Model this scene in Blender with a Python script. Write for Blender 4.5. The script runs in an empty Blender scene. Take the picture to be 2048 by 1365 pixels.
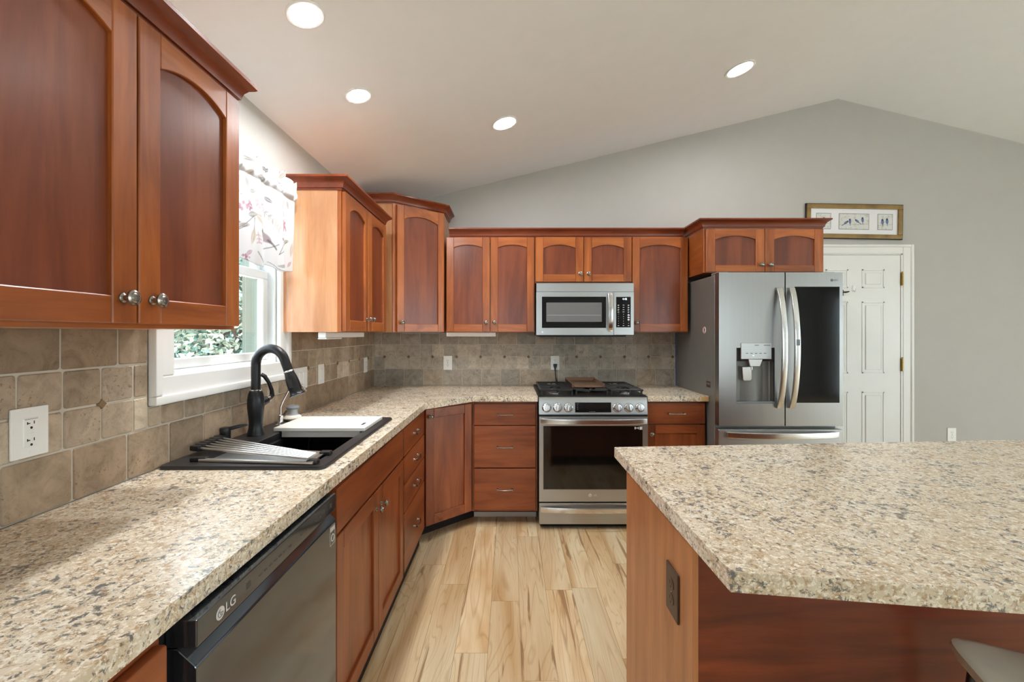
import bpy, bmesh, math, random
import numpy as np
from mathutils import Vector, Matrix

random.seed(7)
rng = np.random.default_rng(7)
PI = math.pi
sc = bpy.context.scene
C = sc.collection

# ------------------------------------------------------------------ camera
cam_d = bpy.data.cameras.new('camera')
cam_d.sensor_width = 36.0
cam_d.lens = 36.0 * 875 / 2048
cam_d.shift_x = 0.00195
cam_d.shift_y = -0.00757
cam_d.clip_start = 0.02
cam = bpy.data.objects.new('camera', cam_d)
cam.location = (0, 0, 1.365)
cam.rotation_euler = (PI / 2, 0, 0)
C.objects.link(cam)
sc.camera = cam

# ------------------------------------------------------------------ sky, exposure
sc.view_settings.view_transform = 'Standard'
sc.view_settings.look = 'None'
sc.view_settings.gamma = 1.0
sc.view_settings.use_curve_mapping = False
sc.view_settings.exposure = 0.50
SKY = 5.6
LAMP = 400.0
world = bpy.data.worlds.new('overcast_sky')
sc.world = world
world.use_nodes = True
wb = world.node_tree.nodes['Background']
wb.inputs['Color'].default_value = (0.80, 0.905, 1.0, 1)
wb.inputs['Strength'].default_value = SKY
sc.cycles.max_bounces = 10
sc.cycles.diffuse_bounces = 6
sc.cycles.glossy_bounces = 5
sc.cycles.transparent_max_bounces = 12
sc.cycles.sample_clamp_indirect = 8.0
sc.cycles.caustics_reflective = False
sc.cycles.caustics_refractive = False


def portal(name, loc, rot, sx, sy):
    d = bpy.data.lights.new(name, 'AREA')
    d.shape = 'RECTANGLE'
    d.size, d.size_y = sx, sy
    d.cycles.is_portal = True
    o = bpy.data.objects.new(name, d)
    o.location = loc
    o.rotation_euler = rot
    C.objects.link(o)
    return o


# room dimensions
XL, XR = -1.151, 6.68        # left and right walls
YB, YR = 3.69, -3.60         # wall facing the camera, wall behind it
ZE = 2.394                   # eaves height
XRG, ZRG = 2.766, 3.343      # ridge

portal('rear_portal', (3.65, YR + 0.02, 1.17), (PI / 2, 0, 0), 1.5, 2.22)
portal('rear_portal', (-.2, YR + 0.02, 1.45), (PI / 2, 0, 0), 1.2, 1.5)
portal('right_portal', (XR - 0.02, -.7, 1.1), (0, PI / 2, 0), 2.08, 5.0)
portal('sink_portal', (XL + 0.01, 1.81, 1.62), (0, -PI / 2, 0), 0.75, 0.66)


# ------------------------------------------------------------------ helpers
def srgb(r, g, b):
    def f(c):
        c /= 255.0
        return c / 12.92 if c <= 0.04045 else ((c + 0.055) / 1.055) ** 2.4
    return (f(r), f(g), f(b), 1.0)


def ident(p):
    return Vector(p)


def frame(o, u, n):
    """local (along, outwards, up) -> world"""
    o, u, n = Vector((o[0], o[1], 0)), Vector((u[0], u[1], 0)).normalized(), Vector((n[0], n[1], 0)).normalized()
    return lambda p: o + u * p[0] + n * p[1] + Vector((0, 0, p[2]))


LEFT = frame((XL, 0), (0, 1), (1, 0))       # u = Y, n = distance from left wall
BACK = frame((0, YB), (1, 0), (0, -1))      # u = X, n = distance from back wall


def wloc(o):
    v = Vector((0, 0, 0))
    while o is not None:
        v += o.location
        o = o.parent
    return v


class MB:
    def __init__(s, fr=None, tint=False):
        s.bm = bmesh.new()
        s.fr = fr or ident
        s.lay = s.bm.verts.layers.float_color.new('tint') if tint else None
        s.col = (1, 1, 1, 1)
        s.flat = False

    def v(s, p):
        w = s.bm.verts.new(s.fr(p))
        if s.lay:
            w[s.lay] = s.col
        return w

    def f(s, vs, m=0):
        try:
            fc = s.bm.faces.new(vs)
            fc.material_index = m
            return fc
        except ValueError:
            return None

    def box(s, u0, u1, n0, n1, z0, z1, bev=0.0, m=0, seg=1):
        P = [(u0, n0, z0), (u1, n0, z0), (u1, n1, z0), (u0, n1, z0), (u0, n0, z1), (u1, n0, z1), (u1, n1, z1), (u0, n1, z1)]
        V = [s.v(p) for p in P]
        F = [s.f([V[i] for i in q], m) for q in ((0, 3, 2, 1), (4, 5, 6, 7), (0, 1, 5, 4), (1, 2, 6, 5), (2, 3, 7, 6), (3, 0, 4, 7))]
        bmesh.ops.recalc_face_normals(s.bm, faces=F)
        if bev:
            E = list({e for f in F for e in f.edges})
            r = bmesh.ops.bevel(s.bm, geom=E, offset=bev, segments=seg, affect='EDGES', profile=0.5)
            for f in r['faces']:
                f.material_index = m
        return F

    def prism(s, pts, axis, a0, a1, bev=0.0, m=0, seg=1):
        """polygon extruded: axis 'n' pts=(u,z); 'z' pts=(u,n); 'u' pts=(n,z)"""
        def q(p, a):
            return {'n': (p[0], a, p[1]), 'z': (p[0], p[1], a), 'u': (a, p[0], p[1])}[axis]
        A = [s.v(q(p, a0)) for p in pts]
        B = [s.v(q(p, a1)) for p in pts]
        F = [s.f(A[::-1], m), s.f(B, m)]
        k = len(pts)
        for i in range(k):
            F.append(s.f([A[i], A[(i + 1) % k], B[(i + 1) % k], B[i]], m))
        F = [f for f in F if f]
        bmesh.ops.recalc_face_normals(s.bm, faces=F)
        if bev:
            E = list({e for f in F[:2] for e in f.edges})
            r = bmesh.ops.bevel(s.bm, geom=E, offset=bev, segments=seg, affect='EDGES', profile=0.5)
            for f in r['faces']:
                f.material_index = m
        return F

    def slab(s, polys, z0, z1, m=0):
        """2D polygons (u,n) sharing corners -> one slab, walls on its outline only"""
        T, Bt, cnt = {}, {}, {}

        def key(p):
            return (round(p[0], 5), round(p[1], 5))
        for P in polys:
            for p in P:
                k = key(p)
                if k not in T:
                    T[k] = s.v((p[0], p[1], z1))
                    Bt[k] = s.v((p[0], p[1], z0))
        F = []
        for P in polys:
            K = [key(p) for p in P]
            F.append(s.f([T[k] for k in K], m))
            F.append(s.f([Bt[k] for k in K][::-1], m))
            for i in range(len(K)):
                e = (K[i], K[(i + 1) % len(K)])
                cnt.setdefault(tuple(sorted(e)), []).append(e)
        for e in cnt.values():
            if len(e) == 1:
                a, b = e[0]
                F.append(s.f([T[a], Bt[a], Bt[b], T[b]], m))
        bmesh.ops.recalc_face_normals(s.bm, faces=[f for f in F if f])

    def tube(s, path, r, seg=12, m=0, caps=True, flat=None, up=None):
        """round (or flattened: flat=(a,b) half sizes) section along a path"""
        P = [Vector(s.fr(p)) for p in path]
        k = len(P)
        R = r if isinstance(r, (list, tuple)) else [r] * k
        rings = []
        t0 = (P[1] - P[0]).normalized()
        a = Vector(up) if up else Vector((0, 0, 1))
        if abs(t0.dot(a)) > 0.95:
            a = Vector((1, 0, 0)) if not up else a
        nrm = (a - t0 * a.dot(t0)).normalized()
        for i in range(k):
            t = (P[min(i + 1, k - 1)] - P[max(i - 1, 0)]).normalized()
            nrm = (nrm - t * nrm.dot(t)).normalized()
            bn = t.cross(nrm)
            ring = []
            for j in range(seg):
                an = 2 * PI * (j + 0.5) / seg
                if flat:
                    ca, sa = math.cos(an), math.sin(an)
                    ex = 0.45
                    x = math.copysign(abs(ca) ** ex, ca) * flat[0] * (R[i] if r else 1)
                    y = math.copysign(abs(sa) ** ex, sa) * flat[1] * (R[i] if r else 1)
                    w = P[i] + nrm * x + bn * y
                else:
                    w = P[i] + (nrm * math.cos(an) + bn * math.sin(an)) * R[i]
                vv = s.bm.verts.new(w)
                if s.lay:
                    vv[s.lay] = s.col
                ring.append(vv)
            rings.append(ring)
        F = []
        for i in range(k - 1):
            for j in range(seg):
                F.append(s.f([rings[i][j], rings[i][(j + 1) % seg], rings[i + 1][(j + 1) % seg], rings[i + 1][j]], m))
        if caps:
            F.append(s.f(rings[0][::-1], m))
            F.append(s.f(rings[-1], m))
        bmesh.ops.recalc_face_normals(s.bm, faces=[f for f in F if f])

    def lathe(s, prof, c, axis=(0, 0, 1), seg=24, m=0):
        """profile of (radius, height) about an axis through c (world)"""
        c = Vector(c)
        ax = Vector(axis).normalized()
        a = Vector((1, 0, 0)) if abs(ax.x) < 0.9 else Vector((0, 1, 0))
        e1 = (a - ax * a.dot(ax)).normalized()
        e2 = ax.cross(e1)
        rings = []
        for r, h in prof:
            r = max(r, 0.00002)
            ring = []
            for j in range(seg):
                an = 2 * PI * j / seg
                vv = s.bm.verts.new(c + ax * h + (e1 * math.cos(an) + e2 * math.sin(an)) * r)
                if s.lay:
                    vv[s.lay] = s.col
                ring.append(vv)
            rings.append(ring)
        F = []
        for i in range(len(prof) - 1):
            for j in range(seg):
                F.append(s.f([rings[i][j], rings[i][(j + 1) % seg], rings[i + 1][(j + 1) % seg], rings[i + 1][j]], m))
        F.append(s.f(rings[0][::-1], m))
        F.append(s.f(rings[-1], m))
        bmesh.ops.recalc_face_normals(s.bm, faces=[f for f in F if f])

    def sweep(s, path, prof, m=0):
        """profile (out, z) carried along a 2D path, mitred; out is to the right of travel"""
        P = [Vector((p[0], p[1])) for p in path]
        k = len(P)
        rings = []
        for i in range(k):
            ds = []
            if i > 0:
                ds.append((P[i] - P[i - 1]).normalized())
            if i < k - 1:
                ds.append((P[i + 1] - P[i]).normalized())
            ns = [Vector((d.y, -d.x)) for d in ds]
            if len(ns) == 2:
                mm = (ns[0] + ns[1]).normalized()
                mm = mm / max(0.3, mm.dot(ns[0]))
            else:
                mm = ns[0]
            rings.append([s.v((P[i].x + mm.x * o, P[i].y + mm.y * o, z)) for o, z in prof])
        F = []
        q = len(prof)
        for i in range(k - 1):
            for j in range(q):
                F.append(s.f([rings[i][j], rings[i][(j + 1) % q], rings[i + 1][(j + 1) % q], rings[i + 1][j]], m))
        F.append(s.f(rings[0][::-1], m))
        F.append(s.f(rings[-1], m))
        bmesh.ops.recalc_face_normals(s.bm, faces=[f for f in F if f])

    def build(s, name, mats, parent=None, loc=None, angle=35):
        me = bpy.data.meshes.new(name)
        L = wloc(parent) if parent is not None else Vector(loc or (0, 0, 0))
        for v in s.bm.verts:
            v.co -= L
        s.bm.to_mesh(me)
        s.bm.free()
        for mm in (mats if isinstance(mats, (list, tuple)) else [mats]):
            me.materials.append(mm)
        me.polygons.foreach_set('use_smooth', [True] * len(me.polygons))
        me.set_sharp_from_angle(angle=math.radians(angle))
        o = bpy.data.objects.new(name, me)
        C.objects.link(o)
        if parent is not None:
            o.parent = parent
        else:
            o.location = L
        if 8 < len(me.polygons) < 15000:
            w = o.modifiers.new('even_normals', 'WEIGHTED_NORMAL')
            w.keep_sharp = True
        return o


def tag(o, label, cat, group=None, kind=None):
    o['label'] = label
    o['category'] = cat
    if group:
        o['group'] = group
    if kind:
        o['kind'] = kind
    return o


def thing(name, label, cat, loc, group=None):
    o = bpy.data.objects.new(name, None)
    o.empty_display_size = 0.05
    o.location = loc
    C.objects.link(o)
    return tag(o, label, cat, group)


def struct(o, label=None, cat=None):
    o['kind'] = 'structure'
    if label:
        o['label'] = label
        o['category'] = cat
    return o


def text(name, body, size, origin, xdir, ydir, mat, parent, ext=0.0004):
    cu = bpy.data.curves.new(name, 'FONT')
    cu.body = body
    cu.size = size
    cu.extrude = ext
    cu.align_x = 'CENTER'
    cu.align_y = 'CENTER'
    cu.materials.append(mat)
    o = bpy.data.objects.new(name, cu)
    x, y = Vector(xdir).normalized(), Vector(ydir).normalized()
    z = x.cross(y)
    M = Matrix((x, y, z)).transposed().to_4x4()
    M.translation = Vector(origin) - wloc(parent)
    o.parent = parent
    o.matrix_local = M
    C.objects.link(o)
    dg = bpy.context.evaluated_depsgraph_get()
    me = bpy.data.meshes.new_from_object(o.evaluated_get(dg))
    bpy.data.objects.remove(o)
    me.transform(M)
    q = bpy.data.objects.new(name, me)
    q.parent = parent
    C.objects.link(q)
    return q


# ------------------------------------------------------------------ materials
class NT:
    def __init__(s, name):
        s.m = bpy.data.materials.new(name)
        s.m.use_nodes = True
        s.t = s.m.node_tree
        s.b = s.t.nodes['Principled BSDF']

    def n(s, typ, **kw):
        nd = s.t.nodes.new(typ)
        for k, v in kw.items():
            if k.startswith('_'):
                nd.inputs[k[1:].replace('_', ' ')].default_value = v
            else:
                setattr(nd, k, v)
        return nd

    def l(s, a, b):
        s.t.links.new(a, b)

    def coord(s, scale=(1, 1, 1), rnd=True, out='Object'):
        tc = s.n('ShaderNodeTexCoord')
        mp = s.n('ShaderNodeMapping')
        mp.inputs['Scale'].default_value = scale
        s.l(tc.outputs[out], mp.inputs['Vector'])
        if rnd:
            oi = s.n('ShaderNodeObjectInfo')
            ml = s.n('ShaderNodeMath', operation='MULTIPLY')
            ml.inputs[1].default_value = 37.0
            s.l(oi.outputs['Random'], ml.inputs[0])
            s.l(ml.outputs[0], mp.inputs['Location'])
        return mp.outputs[0]

    def noise(s, vec, scale, detail=4, rough=0.55, dist=0.0):
        nd = s.n('ShaderNodeTexNoise')
        nd.inputs['Scale'].default_value = scale
        nd.inputs['Detail'].default_value = detail
        nd.inputs['Roughness'].default_value = rough
        nd.inputs['Distortion'].default_value = dist
        s.l(vec, nd.inputs['Vector'])
        return nd.outputs['Fac']

    def ramp(s, fac, stops, interp='LINEAR'):
        nd = s.n('ShaderNodeValToRGB')
        nd.color_ramp.interpolation = interp
        el = nd.color_ramp.elements
        while len(el) < len(stops):
            el.new(0.5)
        for e, (p, c) in zip(el, stops):
            e.position = p
            e.color = c if len(c) == 4 else (*c, 1)
        s.l(fac, nd.inputs[0])
        return nd.outputs[0]

    def mix(s, fac, a, b, mode='MIX'):
        nd = s.n('ShaderNodeMix', data_type='RGBA', blend_type=mode)
        for i, x in ((0, fac), (6, a), (7, b)):
            if hasattr(x, 'is_output'):
                s.l(x, nd.inputs[i])
            else:
                nd.inputs[i].default_value = x
        return nd.outputs[2]

    def bump(s, h, strength, dist=0.002):
        nd = s.n('ShaderNodeBump')
        nd.inputs['Strength'].default_value = strength
        nd.inputs['Distance'].default_value = dist
        s.l(h, nd.inputs['Height'])
        s.l(nd.outputs[0], s.b.inputs['Normal'])

    def base(s, c):
        if hasattr(c, 'is_output'):
            s.l(c, s.b.inputs['Base Color'])
        else:
            s.b.inputs['Base Color'].default_value = c

    def p(s, **kw):
        for k, v in kw.items():
            s.b.inputs[k.replace('_', ' ')].default_value = v
        return s.m


def plain(name, c, rough=0.5, metal=0.0, spec=0.5, coat=0.0, var=0.03):
    t = NT(name)
    if var:
        nz = t.noise(t.coord(), 9.0, 3)
        d = [(max(0, x * (1 - var))) for x in c[:3]]
        l = [min(1, x * (1 + var)) for x in c[:3]]
        t.base(t.ramp(nz, [(0.3, d), (0.7, l)]))
    else:
        t.base(c)
    return t.p(Roughness=rough, Metallic=metal, Specular_IOR_Level=spec, Coat_Weight=coat)


def wood(name, dark, mid, light, axis, rough=0.33, coat=0.25, blotch=0.5, fine=0.16):
    t = NT(name)
    al, ac = 1.3, 11.0
    s1 = [ac, ac, ac]
    s1[axis] = al
    s2 = [150, 150, 150]
    s2[axis] = 5
    n1 = t.noise(t.coord(s1), 1.0, 5, 0.6, 0.7)
    c = t.ramp(n1, [(0.30, dark), (0.5, mid), (0.72, light)])
    n2 = t.noise(t.coord(s2), 1.0, 2)
    c = t.mix(fine, c, t.ramp(n2, [(0.35, (0.55, 0.5, 0.45)), (0.6, (1, 1, 1))]), 'MULTIPLY')
    s3 = [5.0, 5.0, 5.0]
    s3[axis] = 2.2
    n3 = t.noise(t.coord(s3), 1.0, 3, 0.6, 0.3)
    c = t.mix(blotch, c, t.ramp(n3, [(0.34, (0.62, 0.56, 0.55)), (0.62, (1.08, 1.05, 1.0))]), 'MULTIPLY')
    t.base(c)
    t.bump(n2, 0.04, 0.001)
    return t.p(Roughness=rough, Coat_Weight=coat, Coat_Roughness=0.22, Specular_IOR_Level=0.4)


FR = (srgb(130, 66, 28), srgb(164, 90, 40), srgb(188, 112, 56))
PN = (srgb(94, 43, 25), srgb(122, 60, 34), srgb(140, 75, 44))
M = {}
for a, ax in (('x', 0), ('y', 1), ('z', 2)):
    M['frame_' + a] = wood('cherry_frame_' + a, *FR, ax)
    M['panel_' + a] = wood('cherry_panel_' + a, *PN, ax, blotch=0.3, fine=0.1)
    M['base_' + a] = wood('cherry_base_' + a, srgb(114, 56, 30), srgb(148, 79, 43), srgb(170, 98, 56), ax)
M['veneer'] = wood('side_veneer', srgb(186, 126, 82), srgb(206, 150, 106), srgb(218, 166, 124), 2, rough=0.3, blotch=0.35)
M['veneer_isl'] = wood('island_veneer', srgb(158, 98, 58), srgb(184, 122, 77), srgb(200, 138, 92), 2, rough=0.4, blotch=0.3)
M['red_panel'] = wood('island_red_panel', srgb(82, 31, 14), srgb(120, 51, 25), srgb(146, 68, 35), 0, rough=0.36, blotch=0.7)
M['crown_x'] = wood('crown_x', srgb(92, 38, 20), srgb(124, 56, 28), srgb(142, 68, 36), 0)
M['crown_y'] = wood('crown_y', srgb(92, 38, 20), srgb(124, 56, 28), srgb(142, 68, 36), 1)
M['gap'] = plain('dark_gap', srgb(30, 16, 12), 0.8)
M['rawwood'] = plain('raw_edge_wood', srgb(214, 176, 120), 0.6)
M['white'] = plain('white_paint', srgb(232, 232, 230), 0.4, var=0.01)
M['vinyl'] = plain('white_vinyl', srgb(236, 238, 238), 0.35, var=0.01)
M['wallp'] = plain('warm_grey_wall_paint', srgb(186, 184, 179), 0.75, var=0.015)
M['ceilp'] = plain('white_ceiling_paint', srgb(244, 248, 252), 0.85, var=0.01)
M['black'] = plain('black_plastic', srgb(26, 26, 27), 0.42)
M['composite'] = plain('black_composite', srgb(38, 38, 40), 0.38, var=0.1)
M['matteblk'] = plain('matte_black_metal', srgb(40, 40, 42), 0.34, metal=0.55)
M['castiron'] = plain('cast_iron', srgb(44, 43, 43), 0.36, metal=0.3)
M['chrome'] = plain('chrome', srgb(220, 220, 222), 0.09, metal=1.0, var=0)
M['nickel'] = plain('aged_nickel', srgb(156, 150, 144), 0.24, metal=1.0)
M['brass'] = plain('aged_brass', srgb(160, 132, 74), 0.32, metal=1.0, var=0.15)
M['plate'] = plain('white_plastic', srgb(240, 240, 237), 0.35, var=0.01)
M['slot'] = plain('slot_dark', srgb(34, 32, 30), 0.6)
M['brownpl'] = plain('brown_plastic', srgb(66, 48, 40), 0.35)
M['griddle'] = plain('griddle_brown', srgb(122, 92, 72), 0.42, metal=0.4)
M['grille'] = plain('dark_glass', srgb(18, 19, 22), 0.08, spec=0.35, var=0)
M['ovenglass'] = plain('oven_glass', srgb(15, 13, 12), 0.05, spec=0.65, var=0)
M['mwglass'] = plain('microwave_window', srgb(112, 112, 112), 0.16, spec=0.6, var=0)
M['lettering'] = plain('silver_lettering', srgb(225, 226, 228), 0.3, metal=0.3, var=0)
M['greytext'] = plain('grey_lettering', srgb(70, 70, 72), 0.4, var=0)
M['sticker'] = plain('sticker_white', srgb(230, 230, 228), 0.5, var=0)
M['bluetube'] = plain('blue_tube', srgb(52, 74, 140), 0.35)
M['stool'] = plain('stool_seat', srgb(214, 212, 200), 0.55, var=0.05)
M['bristle'] = plain('bristles', srgb(226, 218, 204), 0.8, var=0.1)
M['greyplastic'] = plain('grey_plastic', srgb(120, 124, 128), 0.3)
M['clearplastic'] = plain('smoky_plastic', srgb(170, 172, 174), 0.12, var=0)
M['board'] = plain('board_white', srgb(232, 229, 222), 0.45, var=0.02)
M['goldframe'] = plain('antique_gold', srgb(140, 112, 66), 0.4, metal=0.35, var=0.3)
M['mat'] = plain('picture_mat', srgb(233, 233, 236), 0.7, var=0.01)
M['darkline'] = plain('picture_line', srgb(45, 52, 58), 0.6)
M['bark'] = plain('bark', srgb(96, 84, 72), 0.9, var=0.3)
M['bounce_ground'] = plain('pale_bounce_ground', srgb(226, 224, 218), 0.9, var=0.08)  # pale so the ground outside throws light up to the ceiling
M['siding'] = plain('exterior_trim_olive', srgb(104, 110, 98), 0.7)
M['steelsheen'] = plain('steel_painted_sheen', srgb(206, 204, 200), 0.4, metal=0.3)  # pale colour stands in for the reflection on the board's steel edge
M['charcoal'] = plain('charcoal_side', srgb(128, 127, 123), 0.42, metal=0.35)


def stainless(name, c, rough=0.26, axis=0, metal=1.0):
    t = NT(name)
    s = [160, 160, 160]
    s[axis] = 1.5
    nz = t.noise(t.coord(s), 1.0, 2)
    t.base(t.ramp(nz, [(0.3, [x * 0.975 for x in c[:3]]), (0.7, [min(1, x * 1.02) for x in c[:3]])]))
    r = t.n('ShaderNodeMapRange')
    r.inputs['To Min'].default_value = rough - 0.015
    r.inputs['To Max'].default_value = rough + 0.02
    t.l(nz, r.inputs['Value'])
    t.l(r.outputs[0], t.b.inputs['Roughness'])
    return t.p(Metallic=metal)


M['steel'] = stainless('brushed_steel', srgb(182, 183, 183), 0.31, 0, 0.9)
M['steel_z'] = stainless('brushed_steel_upright', srgb(160, 159, 157), 0.29, 2, 0.95)
M['steel_hi'] = stainless('bright_steel', srgb(218, 218, 218), 0.2, 0)
M['steel_dark'] = stainless('black_stainless', srgb(104, 112, 122), 0.10, 1, 0.88)
M['rodsteel'] = stainless('rod_steel', srgb(224, 224, 224), 0.28, 0)


def emit(name, c, s):
    t = NT(name)
    t.base((0.8, 0.8, 0.8, 1))
    t.b.inputs['Emission Color'].default_value = c
    t.b.inputs['Emission Strength'].default_value = s
    return t.m


M['lamp'] = emit('lamp_diffuser', (0.985, 0.99, 1.0, 1), LAMP)
M['lamp_large'] = emit('large_lamp_diffuser', (0.985, 0.99, 1.0, 1), LAMP * 0.45)
M['led'] = emit('led_digits', (0.75, 0.85, 1.0, 1), 1.6)


def granite():
    t = NT('speckled_laminate')
    co = t.coord((1, 1, 1), rnd=False)
    big = t.noise(co, 11, 3, 0.6)
    c = t.ramp(big, [(0.3, srgb(208, 191, 163)), (0.5, srgb(222, 208, 184)), (0.72, srgb(232, 224, 207))])
    n1 = t.noise(co, 58, 6, 0.7, 0.8)
    c = t.mix(t.ramp(n1, [(0.50, (0, 0, 0)), (0.60, (0.9, 0.9, 0.9))]), c, srgb(182, 152, 116))
    n4 = t.noise(co, 120, 4, 0.65, 0.3)
    c = t.mix(t.ramp(n4, [(0.52, (0, 0, 0)), (0.60, (1, 1, 1))]), c, srgb(246, 239, 224))
    msk = t.noise(co, 12, 2)
    n2 = t.noise(co, 70, 6, 0.72, 0.5)
    ad = t.n('ShaderNodeMath', operation='MULTIPLY_ADD')
    t.l(msk, ad.inputs[0])
    ad.inputs[1].default_value = 0.28
    t.l(n2, ad.inputs[2])
    c = t.mix(t.ramp(ad.outputs[0], [(0.68, (0, 0, 0)), (0.755, (0.95, 0.95, 0.95))]), c, srgb(108, 107, 106))
    n3 = t.noise(co, 95, 4, 0.7, 0.4)
    c = t.mix(t.ramp(n3, [(0.60, (0, 0, 0)), (0.67, (0.9, 0.9, 0.9))]), c, srgb(116, 94, 70))
    t.base(c)
    return t.p(Roughness=0.24, Specular_IOR_Level=0.5)


M['granite'] = granite()


def travertine():
    t = NT('tumbled_travertine')
    at = t.n('ShaderNodeAttribute', attribute_name='tint')
    co = t.coord((1, 1, 1), rnd=False)
    n1 = t.noise(co, 16, 5, 0.65, 0.8)
    c = t.ramp(n1, [(0.28, (0.66, 0.62, 0.56)), (0.5, (1, 1, 1)), (0.72, (1.26, 1.23, 1.2))])
    c = t.mix(1.0, at.outputs['Color'], c, 'MULTIPLY')
    n2 = t.noise(co, 85, 4, 0.7, 0.5)
    pit = t.ramp(n2, [(0.57, (0, 0, 0)), (0.64, (1, 1, 1))])
    n3 = t.noise(co, 7, 2)
    pit = t.mix(1.0, pit, t.ramp(n3, [(0.45, (0.12, 0.12, 0.12)), (0.62, (0.85, 0.85, 0.85))]), 'MULTIPLY')
    c = t.mix(pit, c, srgb(112, 90, 66))
    t.base(c)
    t.bump(n2, 0.4, 0.003)
    return t.p(Roughness=0.5, Specular_IOR_Level=0.35)


M['tile'] = travertine()
M['grout'] = plain('grout', srgb(196, 188, 174), 0.8, var=0.06)


def hickory():
    t = NT('hickory_planks')
    at = t.n('ShaderNodeAttribute', attribute_name='tint')
    tc = t.n('ShaderNodeTexCoord')
    sc_ = t.n('ShaderNodeVectorMath', operation='SCALE')
    sc_.inputs['Scale'].default_value = 60.0
    t.l(at.outputs['Color'], sc_.inputs[0])
    ad = t.n('ShaderNodeVectorMath', operation='ADD')
    t.l(tc.outputs['Object'], ad.inputs[0])
    t.l(sc_.outputs[0], ad.inputs[1])

    def mp(s):
        m = t.n('ShaderNodeMapping')
        m.inputs['Scale'].default_value = s
        t.l(ad.outputs[0], m.inputs['Vector'])
        return m.outputs[0]
    field = t.noise(mp((7.0, 0.75, 1)), 1.0, 2, 0.45, 0.8)
    mul = t.n('ShaderNodeMath', operation='MULTIPLY')
    t.l(field, mul.inputs[0])
    mul.inputs[1].default_value = 15.0
    fr = t.n('ShaderNodeMath', operation='FRACT')
    t.l(mul.outputs[0], fr.inputs[0])
    rings = t.ramp(fr.outputs[0], [(0.0, (0.80, 0.72, 0.60)), (0.16, (1, 1, 1)), (0.85, (1, 0.985, 0.96)), (1.0, (0.84, 0.76, 0.65))])
    zone = t.noise(mp((5.2, 0.55, 1)), 1.0, 3, 0.55, 1.0)
    c = t.ramp(zone, [(0.26, srgb(200, 158, 110)), (0.40, srgb(216, 182, 136)), (0.54, srgb(234, 210, 170)), (0.70, srgb(244, 228, 194))])
    c = t.mix(0.85, c, rings, 'MULTIPLY')
    streak = t.noise(mp((16, 0.75, 1)), 1.0, 4, 0.6, 1.6)
    c = t.mix(t.ramp(streak, [(0.61, (0, 0, 0)), (0.67, (0.8, 0.8, 0.8))]), c, srgb(150, 108, 68))
    fine = t.noise(mp((260, 5, 1)), 1.0, 2)
    c = t.mix(0.25, c, t.ramp(fine, [(0.35, (0.75, 0.7, 0.62)), (0.6, (1, 1, 1))]), 'MULTIPLY')
    hs = t.n('ShaderNodeSeparateColor')
    t.l(at.outputs['Color'], hs.inputs[0])
    mr = t.n('ShaderNodeMapRange')
    mr.inputs['To Min'].default_value = 0.88
    mr.inputs['To Max'].default_value = 1.06
    t.l(hs.outputs[1], mr.inputs['Value'])
    sv = t.n('ShaderNodeVectorMath', operation='SCALE')
    t.l(c, sv.inputs[0])
    t.l(mr.outputs[0], sv.inputs['Scale'])
    t.base(sv.outputs[0])
    return t.p(Roughness=0.34, Specular_IOR_Level=0.4)


M['planks'] = hickory()
M['plankgap'] = plain('plank_gap', srgb(120, 92, 62), 0.7)


def glass():
    m = bpy.data.materials.new('window_glass')
    m.use_nodes = True
    t = m.node_tree
    t.nodes.remove(t.nodes['Principled BSDF'])
    out = t.nodes['Material Output']
    tr = t.nodes.new('ShaderNodeBsdfTransparent')
    tr.inputs[0].default_value = (0.95, 0.97, 0.96, 1)
    gl = t.nodes.new('ShaderNodeBsdfGlossy')
    gl.inputs['Roughness'].default_value = 0.02
    lw = t.nodes.new('ShaderNodeLayerWeight')
    pw = t.nodes.new('ShaderNodeMath')
    pw.operation = 'POWER'
    pw.inputs[1].default_value = 4.0
    t.links.new(lw.outputs['Facing'], pw.inputs[0])
    fz = t.nodes.new('ShaderNodeMath')
    fz.operation = 'MULTIPLY_ADD'
    fz.inputs[1].default_value = 0.85
    fz.inputs[2].default_value = 0.035
    t.links.new(pw.outputs[0], fz.inputs[0])
    mx = t.nodes.new('ShaderNodeMixShader')
    t.links.new(fz.outputs[0], mx.inputs[0])
    t.links.new(tr.outputs[0], mx.inputs[1])
    t.links.new(gl.outputs[0], mx.inputs[2])
    t.links.new(mx.outputs[0], out.inputs[0])
    return m


M['glass'] = glass()


def painted(name, rough=0.85, trans=0.0):
    t = NT(name)
    at = t.n('ShaderNodeAttribute', attribute_name='tint')
    t.base(at.outputs['Color'])
    if trans:
        t.b.inputs['Transmission Weight'].default_value = 0.0
        t.b.inputs['Subsurface Weight'].default_value = 0.0
    return t.p(Roughness=rough, Specular_IOR_Level=0.2)


M['print'] = painted('printed_cotton')
M['watercolour'] = painted('watercolour_paper')
M['leaf'] = painted('leaf', 0.7)

# ================================================================== setting
XLo, YBo = XL - 0.15, YB + 0.12
# floor planks
b = MB(tint=True)
x = -1.231
while x < XR:
    w = 0.142
    y = YR - random.uniform(0, 1.2)
    while y < YB:
        L = 1.22
        b.col = (random.random(), random.random(), random.random(), 1)
        y0, y1 = max(y, YR), min(y + L, YB)
        if y1 - y0 > 0.02:
            g = 0.0006
            V = [b.v(p) for p in ((x + g, y0 + g, 0), (x + w - g, y0 + g, 0), (x + w - g, y1 - g, 0), (x + g, y1 - g, 0))]
            b.f(V, 0)
        y += L
    x += w
b.col = (0, 0, 0, 1)
b.box(XL - .15, XR + .15, YR - .15, YB + .12, -0.06, -0.0008, m=1)
struct(b.build('floor', [M['planks'], M['plankgap']]))

# ceiling (two slopes)
b = MB()
e = 0.12
sl = (ZRG - ZE) / (XRG - XL)
sr = (ZRG - 2.40) / (XR - XRG)


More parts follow.
